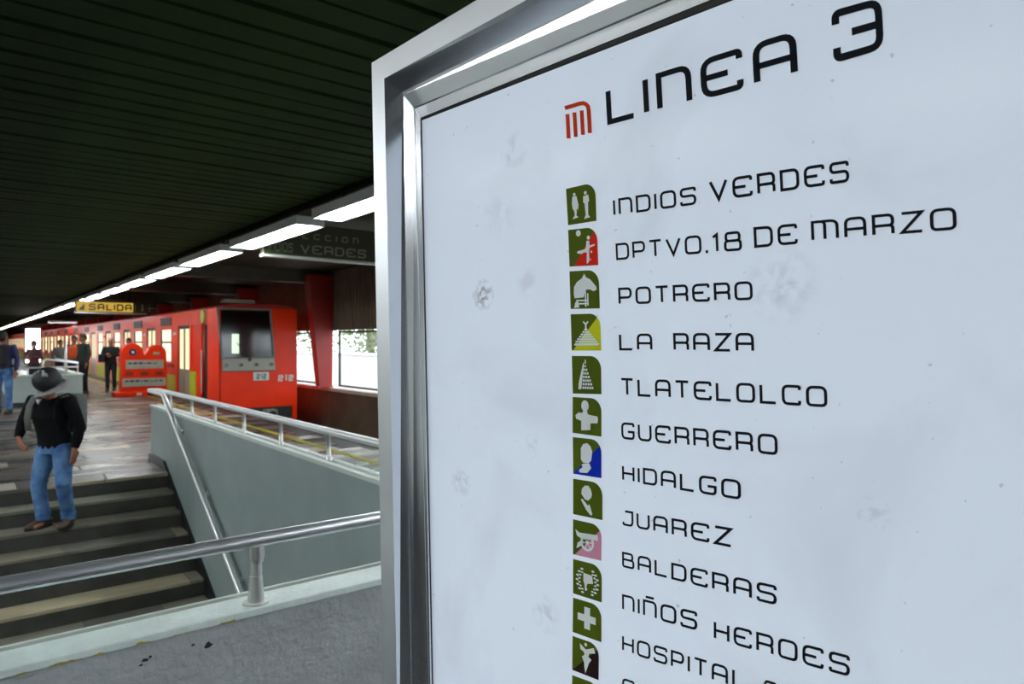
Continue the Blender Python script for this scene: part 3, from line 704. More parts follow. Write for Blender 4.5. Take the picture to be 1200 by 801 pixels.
q_ = at_Y(77, 420, 21); pole = thing('steel_pole', (q_.x, 21, 0), 'thin pale steel pole behind the far stairwell parapet', 'pole')
G().tube([(q_.x, 21, 0), (q_.x, 21, 1.52)], .035, 10).mk('shaft', M['alu'], pole, True); G().tube([(q_.x, 21, 0), (q_.x, 21, .03)], .1, 12).mk('base_plate', M['alu'], pole)

# ================================================================= LINE SIGN (big board in the foreground)
S_N = (RGT + FWD).normalized()                       # into the sign, away from the camera
S_U = (RGT - FWD).normalized()                       # along the sign, left to right
SD = .787                                            # distance from camera to the sign face
def on_sign(px, py, off=0.0):
    r = ray(px, py); return CAM + r * ((SD - off) / r.dot(S_N))
def sc(p): return (p - CAM).dot(S_U), p.z            # sign coordinates (s, z)
def sp(s, z, off=0.0): 
    v = CAM + S_U * s + S_N * (SD - off); return Vector((v.x, v.y, z))
sbase = sp(.1, 0, -.1)
sign = thing('line_map_board', (sbase.x, sbase.y, 0), 'large white station list board in a polished steel frame, filling the right of the view', 'sign')
# profile layers: (offset towards the viewer, corner px, left edge px at the bottom, top edge px further right)
lay = [(.060, (435.5, 73.6), (449.0, 801), (556, 1.5)),
       (.060, (450.2, 92.0), (465.0, 801), (617, 0)),
       (.024, (471.0, 108.0), (481.5, 801), (675, 7)),
       (.022, (472.5, 111.0), (482.5, 801), (675, 12)),
       (.012, (484.8, 126.0), (502.5, 801), (781, 0)),
       (.010, (486.0, 127.5), (503.3, 801), (781, 3)),
       (.006, (492.5, 138.0), (506.0, 801), (832, 0)),
       (.0035, (492.8, 138.5), (506.3, 801), (832, 1)),
       (-.002, (495.2, 142.5), (508.4, 801), (850, 6.5))]
ZB, SR = .62, .80
quads = []
for i, (off, c, lb_, rt) in enumerate(lay):
    c0 = sc(on_sign(*c, off)); l0_ = sc(on_sign(*lb_, off)); r0 = sc(on_sign(*rt, off))
    ins = c0[0] - sc(on_sign(*lay[0][1], .06))[0]    # inset from the outer edge
    zb = ZB + ins; sr = SR - ins
    sl_ = (l0_[0] - c0[0]) / (l0_[1] - c0[1]); stp = (r0[1] - c0[1]) / (r0[0] - c0[0])
    quads.append([(c0, off), ((sr, c0[1] + stp * (sr - c0[0])), off), ((sr, zb), off), ((c0[0] + sl_ * (zb - c0[1]), zb), off)])
names = ['top_frame_bar', 'right_frame_bar', 'bottom_frame_bar', 'left_frame_bar']
def Q(l, j, off=None):
    (s, z), o = quads[l][j]; return sp(s, z, o if off is None else off)
for j in range(4):
    k = (j + 1) % 4; vs = []; fs = []
    for l in range(len(lay)):
        vs += [Q(l, j), Q(l, k)]
    for l in range(len(lay) - 1): fs.append((2*l, 2*l+1, 2*l+3, 2*l+2))
    n = len(vs); vs += [Q(0, j, -.12), Q(0, k, -.12), Q(len(lay)-1, j, -.12), Q(len(lay)-1, k, -.12)]
    fs += [(0, 1, n+1, n), (n, n+1, n+3, n+2), (2*len(lay)-2, 2*len(lay)-1, n+3, n+2)]
    mk(names[j], vs, fs, None, sign, mats=[M['steel'] if j in (0, 2) else M['steel_side'], M['satin'], M['black']], fm=[1] + [0] * (len(lay) - 3) + [2] + [0] * (len(fs) - len(lay) + 1))
# white face: translucent acrylic with stains; even glow added to brighten it
m = bpy.data.materials.new('white_acrylic_face'); m.use_nodes = True; nt = m.node_tree; N = nt.nodes; L = nt.links; p = N['Principled BSDF']
geo = N.new('ShaderNodeTexCoord')
def noise(scale, detail=5, dist=0):
    n_ = N.new('ShaderNodeTexNoise'); n_.inputs['Scale'].default_value = scale; n_.inputs['Detail'].default_value = detail; n_.inputs['Distortion'].default_value = dist
    L.new(geo.outputs['Object'], n_.inputs['Vector']); return n_.outputs['Fac']
def rng_(v, a, b, c, d):
    r = N.new('ShaderNodeMapRange'); r.clamp = True
    for i, q in enumerate((a, b, c, d)): r.inputs[i + 1].default_value = q
    L.new(v, r.inputs[0]); return r.outputs[0]
def op(o, a, b):
    r = N.new('ShaderNodeMath'); r.operation = o
    for i, q in enumerate((a, b)):
        if isinstance(q, (int, float)): r.inputs[i].default_value = q
        else: L.new(q, r.inputs[i])
    return r.outputs[0]
stain = op('MULTIPLY', rng_(noise(4, 6, .5), .52, .78, 0, .16), 1)
spk = rng_(noise(95, 2), .735, .77, 0, .35)
for (px, py, r, amt, sc_) in ((603, 178, .035, .30, 40), (618, 330, .03, .16, 40), (566, 345, .03, .8, 110), (915, 335, .05, .2, 55), (540, 565, .03, .25, 90), (625, 520, .02, .2, 100), (640, 720, .035, .25, 60), (1020, 600, .03, .25, 80), (585, 250, .05, .12, 30)):
    c = on_sign(px, py) - sbase; c.z = on_sign(px, py).z
    vd = N.new('ShaderNodeVectorMath'); vd.operation = 'DISTANCE'; L.new(geo.outputs['Object'], vd.inputs[0]); vd.inputs[1].default_value = c
    blob = rng_(vd.outputs['Value'], r * .25, r, 1, 0)
    stain = op('MAXIMUM', stain, op('MULTIPLY', op('MULTIPLY', blob, rng_(noise(sc_, 4, .3), .42, .62, 0, 1)), amt))
tot = op('MAXIMUM', stain, spk)
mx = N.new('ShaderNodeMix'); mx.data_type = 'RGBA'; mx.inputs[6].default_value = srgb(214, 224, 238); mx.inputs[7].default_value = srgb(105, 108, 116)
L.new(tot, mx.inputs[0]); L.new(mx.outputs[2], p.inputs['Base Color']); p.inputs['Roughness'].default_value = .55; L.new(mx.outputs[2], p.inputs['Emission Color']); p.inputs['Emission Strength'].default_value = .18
p.inputs['Coat Weight'].default_value = .1; p.inputs['Coat Roughness'].default_value = .16; p.inputs['Specular IOR Level'].default_value = .3
nb = N.new('ShaderNodeBump'); nb.inputs['Strength'].default_value = .05; L.new(noise(7, 2), nb.inputs['Height']); L.new(nb.outputs[0], p.inputs['Coat Normal'])
fq = [Q(len(lay)-1, j) for j in range(4)]
ext = [sp(quads[-1][0][0][0] - .012, quads[-1][0][0][1] + .012), sp(quads[-1][1][0][0] + .012, quads[-1][1][0][1] + .012), sp(quads[-1][2][0][0] + .012, quads[-1][2][0][1] - .012), sp(quads[-1][3][0][0] - .012, quads[-1][3][0][1] - .012)]
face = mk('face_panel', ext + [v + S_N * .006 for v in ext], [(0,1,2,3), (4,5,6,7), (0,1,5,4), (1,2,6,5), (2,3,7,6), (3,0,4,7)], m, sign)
# casing and legs
bk = [Q(0, j, -.118) for j in range(4)]
mk('casing_back', bk + [v + S_N * .01 for v in bk], [(0,1,2,3), (4,5,6,7), (0,1,5,4), (1,2,6,5), (2,3,7,6), (3,0,4,7)], M['board_back'], sign)
for s in (-.40, .62):
    vs = [sp(s + a_, z, o_) for z in (0, ZB + .05) for a_, o_ in ((-.025, -.02), (.025, -.02), (.025, -.08), (-.025, -.08))]
    mk('leg', vs, [(0,1,2,3), (4,5,6,7), (0,1,5,4), (1,2,6,5), (2,3,7,6), (3,0,4,7)], M['steel_side'], sign)
    vs = [sp(s + a_, z, o_) for z in (.004, .016) for a_, o_ in ((-.08, .03), (.08, .03), (.08, -.13), (-.08, -.13))]
    mk('foot_plate', vs, [(0,1,2,3), (4,5,6,7), (0,1,5,4), (1,2,6,5), (2,3,7,6), (3,0,4,7)], M['steel_side'], sign)

PR = .0008
def rowword(g, txt, x0, x1, bL, bR, tL, tR, lean=.03, sw=.13, gap=.22, q=None):
    hL, hR = bL - tL, bR - tR; q = q or (hR / hL)
    def P(t, v):
        f = t * 1.0 / (q - (q - 1) * t) if abs(q - 1) > 1e-4 else t          # letters widen towards the right
        x = x0 + (x1 - x0) * f; b = bL + (bR - bL) * f; h = hL + (hR - hL) * f
        return on_sign(x - lean * h * v + lean * h * .5, b - h * v, PR)
    word(g, txt, P, sw, gap)
rows = [
 ('title lettering', [('LINEA', 710.5, 934, 146.7, 87, 104.5, 35.5), ('3', 975.4, 1034.5, 74.5, 57, 13, -3.5)], .055, .135),
 ('r', [('INDIOS', 718.6, 815.8, 253.0, 239.4, 233.4, 218.0), ('VERDES', 831, 995, 236.5, 213, 211.8, 187.5)], .05, .13),
 ('r', [('DPTVO.18', 721.7, 869.2, 304.8, 293.3, 285.2, 270), ('DE', 883.3, 934.5, 290.6, 285.6, 266, 261.5), ('MARZO', 950.4, 1121, 282.7, 268.8, 259, 242)], .045, .125),
 ('r', [('POTRERO', 724.6, 882, 357, 351.3, 337, 329)], .04, .13),
 ('r', [('LA', 725.4, 764.4, 410.4, 410.6, 390.6, 390.6), ('RAZA', 789, 883.5, 410.8, 412.3, 390, 389.8)], .035, .13),
 ('r', [('TLATELOLCO', 727, 969.5, 463, 477.2, 442.4, 452.3)], .03, .13),
 ('r', [('GUERRERO', 728, 911.3, 514, 533.4, 494.2, 509)], .03, .13),
 ('r', [('HIDALGO', 729, 868.3, 562.8, 585.6, 544.4, 562.5)], .02, .13),
 ('r', [('JUAREZ', 729.4, 858, 615, 641.4, 597, 618.5)], .015, .13),
 ('r', [('BALDERAS', 729, 910.3, 663.8, 709.2, 645.8, 686)], .01, .13),
 ('r', [('NIÑOS', 729, 817.2, 714.2, 738.8, 695.6, 716.6), ('HEROES', 836.4, 996, 748.2, 793, 726.6, 768)], .005, .13),
 ('r', [('HOSPITAL', 729, 876.5, 762, 810.5, 743.4, 788), ('GENERAL', 895, 1046, 818, 872, 795, 844)], 0, .13),
 ('r', [('CENTRO', 729, 846, 812, 855, 793.2, 834), ('MEDICO', 864, 985, 861, 905, 839, 880)], 0, .13),
]
for nm, ws, lean, sw in rows:
    for wd in ws:
        g = G(); rowword(g, *wd, lean=lean, sw=sw + .012); g.mk('title_lettering' if nm[0] == 't' else 'station_name', M['ink'], face)
# orange M logo: crop pixels -> image pixels
cp = lambda x, y: (640 + x * .11236, 90 + y * .11236)
def pxstroke(g, pts, wpx, off=PR):
    P = lambda a, b: on_sign(a, b, off)
    stroke(g, pts, False, wpx, P)
g = G()
pxstroke(g, [cp(*c) for c in ((195, 325), (290, 298), (345, 280), (385, 274), (415, 285), (436, 308), (443, 345), (450, 450), (456, 586))], 4.8)
for a_, b_ in (((222, 388), (234, 642)), ((294, 370), (309, 626)), ((370, 350), (384, 605))): pxstroke(g, [cp(*a_), cp(*b_)], 4.5)
g.mk('metro_logo', M['orange_ink'], face)
# station icons
IC = [((663.2,221.2),(697.5,213.3),(699,258.6),(665.7,263.8)), ((665.7,269.3),(699.5,265.6),(701,310.5),(667.4,312.2)),
 ((667.3,317.7),(701.5,315.8),(703,361.2),(668.7,361.8)), ((668.7,368),(703.3,367),(704.6,410.5),(670,410.5)),
 ((670,416.7),(704.3,417),(704.8,461.7),(671.2,460.8)), ((671,464.8),(704.8,467),(704.8,511.4),(671,506.8)),
 ((671.2,511.8),(704.8,515.3),(704.8,560),(671.6,554.7)), ((671.6,560.5),(706,566),(706,609.2),(671.6,602)),
 ((671.5,608),(705,615.5),(704.6,656.7),(671.5,649)), ((671.5,654.5),(705.2,663),(705.2,705.6),(671.5,694.8)),
 ((671.5,699.7),(704.8,709.8),(704.8,752.2),(671,740)), ((671,744.6),(702,755.5),(701.5,796.6),(670.5,784.4)),
 ((670.5,790.5),(702,802),(701.5,845),(670.5,831))]
labs = ['olive icon with two white standing figures', 'olive and red icon with a white running ball player', 'olive icon with a white horse head behind a fence', 'olive and yellow icon with a stepped pyramid',
 'olive icon with a tapering tower', 'olive icon with a white bust in a buttoned coat', 'olive and blue icon with a white profile bust', 'olive icon with a white head in profile',
 'olive and pink icon with a white cannon', 'olive icon with a laurel wreath', 'olive icon with a white cross', 'olive and dark brown icon with a winged staff', 'olive icon at the lower edge']
second = {1: ('red_print', [(.16,0),(1,0),(1,.74),(.86,.84)]), 3: ('yellow_print', [(.04,0),(1,0),(1,.72),(.88,.86)]), 6: ('blue_print', [(0,0),(1,0),(1,.72),(.93,.78)]),
          8: ('pink_print', [(.06,0),(1,0),(1,.7),(.9,.83)]), 11: ('brown_print', [(0,.0),(1,0),(1,.66),(.9,.76)])}
def circ(cx, cy, r, n=12, ry=None): return [(cx + r * math.cos(2*PI*i/n), cy + (ry or r) * math.sin(2*PI*i/n)) for i in range(n)]
def rect(x0, y0, x1, y1): return [(x0, y0), (x1, y0), (x1, y1), (x0, y1)]
PG = [
 [circ(.27,.80,.045), [(.2,.75),(.34,.75),(.40,.50),(.37,.36),(.33,.42),(.32,.26),(.30,.24),(.38,.17),(.17,.14),(.25,.24),(.24,.36),(.19,.42),(.17,.58)],
  circ(.65,.78,.05), [(.57,.70),(.75,.72),(.77,.55),(.73,.52),(.72,.2),(.78,.12),(.57,.1),(.63,.2),(.61,.5),(.56,.55)]],
 [circ(.35,.88,.085), circ(.69,.74,.055), [(.62,.66),(.72,.66),(.72,.53),(.90,.56),(.90,.52),(.72,.47),(.70,.38),(.70,.12),(.62,.05),(.6,.08),(.62,.35),(.52,.36),(.44,.32),(.28,.35),(.3,.4),(.55,.44),(.6,.5)], circ(.78,.36,.03), circ(.74,.16,.02)],
 [[(.12,.40),(.14,.58),(.25,.71),(.42,.80),(.50,.92),(.56,.82),(.70,.76),(.90,.57),(.91,.49),(.80,.45),(.68,.50),(.56,.50),(.50,.42),(.46,.30),(.15,.28)], rect(.2,.2,.62,.235), rect(.2,.115,.62,.15), rect(.5,.05,.545,.45), rect(.58,.08,.62,.40), [(.12,.02),(.3,.04),(.26,.2),(.17,.18)]],
 [[(.12,.2),(.94,.2),(.90,.14),(.08,.14)]] + [rect(.5 - .37*(1-k/6) + j * .74*(1-k/6)/n_ + .008, .22 + k*.065, .5 - .37*(1-k/6) + (j+1) * .74*(1-k/6)/n_ - .008, .27 + k*.065) for k, n_ in enumerate((7,6,5,4,3,1)) for j in range(n_)] + [rect(.475,.58,.525,.72), [(.4,.78),(.5,.68),(.6,.78),(.56,.8),(.5,.74),(.44,.8)]],
 [[(.20,.12),(.30,.12),(.42,.84),(.38,.80),(.22,.30)]] + [rect(.34 + j*(.40 - k*.05)/n_ + .01*k, .13 + k*.095, .34 + (j+1)*(.40 - k*.05)/n_ + .01*k - .02, .19 + k*.095) for k, n_ in enumerate((5,4,4,3,3,2,2)) for j in range(n_)] + [rect(.44,.80,.48,.90)],
 [circ(.43,.78,.13,14,.15), [(.37,.66),(.50,.66),(.52,.56),(.62,.54),(.86,.52),(.88,.44),(.86,.34),(.62,.32),(.62,.14),(.30,.1),(.30,.36),(.12,.40),(.1,.50),(.2,.58),(.34,.58)]],
 [[(.28,.42),(.28,.72),(.36,.84),(.50,.88),(.62,.8),(.68,.66),(.64,.42),(.54,.34),(.36,.34)], [(.38,.32),(.58,.34),(.64,.22),(.5,.08),(.24,.06),(.2,.12),(.34,.22),(.30,.28)]],
 [[(.28,.62),(.30,.76),(.40,.86),(.52,.87),(.60,.78),(.64,.66),(.62,.56),(.52,.46),(.40,.48)], [(.26,.46),(.32,.48),(.50,.32),(.56,.36),(.66,.10),(.60,.06),(.44,.2),(.30,.4)]],
 [[(.08,.74),(.22,.66),(.86,.70),(.88,.54),(.70,.54),(.3,.50),(.14,.56)], [(.12,.2),(.16,.36),(.36,.5),(.3,.3)]] + [[(.5 + math.cos(t)*.24, .42 + math.sin(t)*.25), (.5 + math.cos(t+.42)*.24, .42 + math.sin(t+.42)*.25), (.5 + math.cos(t+.42)*.17, .42 + math.sin(t+.42)*.18), (.5 + math.cos(t)*.17, .42 + math.sin(t)*.18)] for t in [i*2*PI/16 for i in range(16)]] + [[(.5,.42),(.5+math.cos(t)*.19,.42+math.sin(t)*.2),(.5+math.cos(t+.25)*.19,.42+math.sin(t+.25)*.2)] for t in [i*2*PI/6 for i in range(6)]] + [circ(.5,.42,.06)],
 [[(.36,.68),(.66,.66),(.70,.44),(.5,.40),(.46,.3),(.5,.22),(.42,.18),(.40,.36),(.36,.46)]] + [circ(.5 + sgn*math.cos(t)*.36, .46 + math.sin(t)*.38, .055, 8, .03) for sgn in (-1, 1) for t in [math.radians(d) for d in (-62,-42,-22,-2,18,38,58)]] + [circ(.5 + sgn*math.cos(t)*.28, .46 + math.sin(t)*.31, .045, 8, .025) for sgn in (-1, 1) for t in [math.radians(d) for d in (-52,-32,-12,8,28,48)]],
 [[(.4,.22),(.6,.22),(.6,.42),(.8,.42),(.8,.62),(.6,.62),(.6,.84),(.4,.84),(.4,.62),(.17,.62),(.17,.42),(.4,.42)]],
 [[(.28,.86),(.5,.74),(.8,.86),(.86,.72),(.64,.66),(.6,.56),(.72,.5),(.62,.36),(.56,.2),(.5,.06),(.46,.2),(.44,.36),(.36,.5),(.46,.58),(.42,.66),(.3,.7)], circ(.5,.88,.05)],
 []]
for i, (q, lab, pg) in enumerate(zip(IC, labs, PG)):
    (ax, ay), (bx_, by_), (cx_, cy_), (dx, dy) = q
    def P(u, v, off, q=q):
        top = (q[0][0] + (q[1][0]-q[0][0])*u, q[0][1] + (q[1][1]-q[0][1])*u); bot = (q[3][0] + (q[2][0]-q[3][0])*u, q[3][1] + (q[2][1]-q[3][1])*u)
        return on_sign(bot[0] + (top[0]-bot[0])*v, bot[1] + (top[1]-bot[1])*v, off)
    def fill(g, poly, off):
        g.add([P(u, v, off) for u, v in poly], [tuple(range(len(poly)))])
    cor = [(1 - .36 + .36 * math.sin(t), 1 - .36 + .36 * math.cos(t)) for t in [j * PI / 16 for j in range(9)]]
    g = G(); fill(g, [(0, 0), (0, 1)] + cor + [(1, 0)], PR); ic = g.mk('station_icon', M['olive'], sign); ic['label'] = lab
    if i in second:
        g = G(); pl = second[i][1]; arcp = [c for c in cor if c[0] >= pl[3][0] and c[1] >= 0]
        fill(g, [pl[0], pl[1]] + list(reversed([c for c in arcp])) , PR * 1.35); g.mk('icon_corner', M[second[i][0]], ic)
    if pg:
        g = G()
        for poly in pg: fill(g, poly, PR * 1.8)
        g.mk('pictogram', M['white_print'], ic)
    if i == 8:
        pass

# ================================================================= PEOPLE
def remesh(o, vox, it=4):
    r = o.modifiers.new('skin', 'REMESH'); r.mode = 'VOXEL'; r.voxel_size = vox; r.use_smooth_shade = True
    s = o.modifiers.new('smooth', 'SMOOTH'); s.factor = .5; s.iterations = it
    return o
def hand(g, wrist, d, palm_n, s=1.0, curl=.6, thumb=1):
    """palm, four unequal fingers and a thumb; d = direction of the hand, palm_n = palm normal, thumb = side"""
    d = Vector(d).normalized(); n = Vector(palm_n); n = (n - d * n.dot(d)).normalized(); sd = d.cross(n) * thumb
    w0 = Vector(wrist)
    g.tube([w0 - d*.02, w0 + d*.02*s, w0 + d*.06*s, w0 + d*.088*s], [(.024, .02), (.034, .016), (.04, .014), (.038, .012)], 12, side=sd)
    for i, (off, ln) in enumerate(((.030, .066), (.010, .076), (-.011, .070), (-.030, .054))):
        b = w0 + d * .082 * s + sd * off * s; pts = [b - d*.01]; dd = d.copy()
        for k in range(4):
            pts.append(pts[-1] + dd * ln * s * .33); dd = (Matrix.Rotation(curl * .55, 3, -d.cross(n)) @ dd) if False else (dd + n * curl * .5).normalized()
        g.tube(pts, [.0095, .0095, .009, .0085, .006], 8)
    b = w0 + d*.02*s + sd*.026*s
    g.tube([b - d*.01, b + (sd*.9 + d*.7).normalized()*.03, b + (sd*.7 + d).normalized()*.055 + n*.008, b + (sd*.4 + d).normalized()*.078 + n*.016], [.013, .0125, .011, .008], 8)
def person(name, loc, rz, label, P, mats, h=1.0, vox=.012, extras=None, group=None):
    """P: joints in person space (x to the viewer's right, -y towards the viewer, z up from the soles)"""
    t = thing(name, loc, label, 'person', group, rz); t.scale = (h, h, h)
    V = lambda k: Vector(P[k])
    hd, nk, ch = V('head'), V('neck'), V('chest'); pv = V('pelvis')
    up = (hd - nk).normalized(); fw = Vector(P.get('look', (0, -1, 0))); fw = (fw - up * fw.dot(up)).normalized(); sdv = up.cross(fw) * -1
    R = Matrix((sdv, -fw, up)).transposed()
    g = G()                                  # the body, one continuous skin
    g.ell(hd, (.075, .095, .115), 16, 12, R); g.ell(hd + fw*.02 - up*.05, (.055, .07, .065), 12, 8, R)
    g.ell(hd + fw*.098 - up*.012, (.014, .018, .026), 8, 6, R)
    g.ell(hd + fw*.085 - up*.058, (.026, .012, .008), 8, 6, R); g.ell(hd + fw*.08 - up*.095, (.026, .02, .018), 8, 6, R)
    for s in (-1, 1): g.ell(hd + sdv*s*.078 - up*.01, (.01, .02, .032), 8, 6, R)
    g.tube([ch + Vector((0, 0, .06)), nk, hd - up*.04], [.07, .056, .052], 12)
    g.tube([pv - Vector((0, 0, .04)), pv + Vector((0, 0, .1)), (pv + ch)/2, ch - Vector((0, 0, .04)), ch + Vector((0, 0, .09)), nk], [(.13, .09), (.135, .095), (.125, .09), (.15, .105), (.13, .085), (.06, .055)], 16, side=(1, 0, 0))
    for s in 'LR':
        sh, el, wr = V('sh' + s), V('el' + s), V('wr' + s)
        g.tube([sh*.55 + (ch + Vector((0,0,.05)))*.45, sh, sh*.6 + el*.4, el, el*.5 + wr*.5, wr], [.05, .052, .044, .037, .036, .024], 10)
        hp, kn, an = V('hp' + s), V('kn' + s), V('an' + s)
        g.tube([hp, hp*.6 + kn*.4, kn, kn*.6 + an*.4, an], [.085, .075, .055, .05, .036], 12)
        g.tube([an + Vector((0, .03, -.03)), an + Vector((0, -.05, -.045)), an + Vector((0, -.13, -.06))], [(.035, .035), (.04, .03), (.035, .02)], 10, side=(1, 0, 0))
        hn = P.get('hand' + s, ((wr - el).normalized(), (0, .3, 0), .4, 1))
        hand(g, wr, *hn[:2], curl=hn[2], thumb=hn[3])
    body = g.mk('body', M[mats['skin']] if 'skin' in mats else M['skin'], t, local=True); remesh(body, min(vox, .008) if vox <= .012 else vox * .7, 3)
    # eyes, brows
    g = G()
    for s in (-1, 1): g.ell(hd + fw*.088 + sdv*s*.032 + up*.008, (.012, .008, .007), 8, 6, R)
    g.mk('eyes', M['dark'], t, True, local=True)
    # top garment
    g = G()
    g.tube([pv - Vector((0, 0, .03)), pv + Vector((0, 0, .07)), (pv + ch)/2, ch - Vector((0, 0, .02)), ch + Vector((0, 0, .08)), nk + Vector((0, 0, -.01))], [(.165, .12), (.165, .12), (.155, .118), (.18, .13), (.165, .11), (.068, .066)], 18, side=(1, 0, 0))
    for s in 'LR':
        sh, el, wr = V('sh' + s), V('el' + s), V('wr' + s)
        g.tube([sh*.5 + (ch + Vector((0,0,.05)))*.5, sh, sh*.6 + el*.4, el*.94 + sh*.06, el*.5 + wr*.5, wr*.97 + el*.03], [.07, .074, .062, .055, .05, .038], 12)
        g.ell(el, (.054, .054, .054))
    top = g.mk(mats.get('topname', 'jacket'), M[mats['top']], t, local=True); remesh(top, vox, 3)
    # trousers
    g = G()
    g.tube([pv + Vector((0, 0, .07)), pv, pv - Vector((0, 0, .07))], [(.158, .112), (.17, .12), (.165, .12)], 16, side=(1, 0, 0))
    for s in 'LR':
        hp, kn, an = V('hp' + s), V('kn' + s), V('an' + s)
        g.tube([hp + Vector((0, 0, .03)), hp*.6 + kn*.4, kn, kn*.5 + an*.5, an + Vector((0, 0, .05)), an + Vector((0, 0, -.015))], [.095, .086, .07, .064, .062, .066], 14)
        g.tube([an + Vector((0, 0, .07)), an + Vector((0, 0, .05)), an + Vector((0, 0, .03))], [.066, .073, .066], 12)
    remesh(g.mk('trousers', M[mats['legs']], t, local=True), vox, 3)
    for s in 'LR':
        an = V('an' + s); f = Vector(P.get('toe' + s, (0, -1, 0))); f.z = 0; f.normalize(); z0 = an.z - .085
        B = Vector((an.x, an.y, z0)); up_ = Vector((0, 0, 1))
        sh_ = G().tube([an + up_*.02, an - up_*.03, B - f*.03 + up_*.05], [(.045, .05), (.045, .05), (.042, .05)], 12, side=(1, 0, 0))
        sh_.tube([B - f*.085 + up_*.045, B - f*.03 + up_*.05, B + f*.06 + up_*.045, B + f*.13 + up_*.034, B + f*.175 + up_*.028], [(.034, .04), (.042, .046), (.046, .04), (.046, .028), (.03, .018)], 12, side=f.cross(up_))
        so = remesh(sh_.mk('shoe', M['shoe'], t, local=True), min(vox, .01), 3)
        G().tube([B + up_*.0, B + up_*.02], [(.05, .135), (.05, .135)], 16, side=f.cross(up_)).mk('sole', M['sole'], so, local=True) if False else None
        pts = [(B + f * (.045 + .135 * math.cos(q_)) + f.cross(up_) * .048 * math.sin(q_)) for q_ in [i * 2 * PI / 16 for i in range(16)]]
        n_ = len(pts); mk('sole', pts + [p_ + up_ * .018 for p_ in pts], [tuple(range(n_)), tuple(range(n_, 2*n_))] + [(i_, (i_+1) % n_, n_ + (i_+1) % n_, n_ + i_) for i_ in range(n_)], M['sole'], so, local=True)
    if 'hair' in mats:
        g = G().ell(hd - fw*.015 + up*.03, (.082, .098, .1), 16, 10, R); g.ell(hd - fw*.03 + up*.0, (.08, .085, .1), 14, 8, R)
        g.mk('hair', M[mats['hair']], t, True, local=True)
    if 'mask' in mats:
        G().ell(hd + fw*.055 - up*.06, (.056, .055, .045), 12, 8, R).mk('face_mask', M[mats['mask']], t, True, local=True)
    if extras: extras(t, hd, nk, ch, pv, R, fw, up, sdv, V)
    return t
BASE = dict(head=(0, -.02, 1.60), neck=(0, 0, 1.46), chest=(0, 0, 1.28), pelvis=(0, 0, .93),
            shL=(.19, 0, 1.39), elL=(.25, .02, 1.12), wrL=(.25, -.06, .88), shR=(-.19, 0, 1.39), elR=(-.25, .02, 1.12), wrR=(-.25, -.06, .88),
            hpL=(.09, 0, .88), knL=(.10, -.02, .48), anL=(.10, .0, .085), hpR=(-.09, 0, .88), knR=(-.10, -.02, .48), anR=(-.10, .0, .085))
def pose(**k): d = dict(BASE); d.update(k); return d
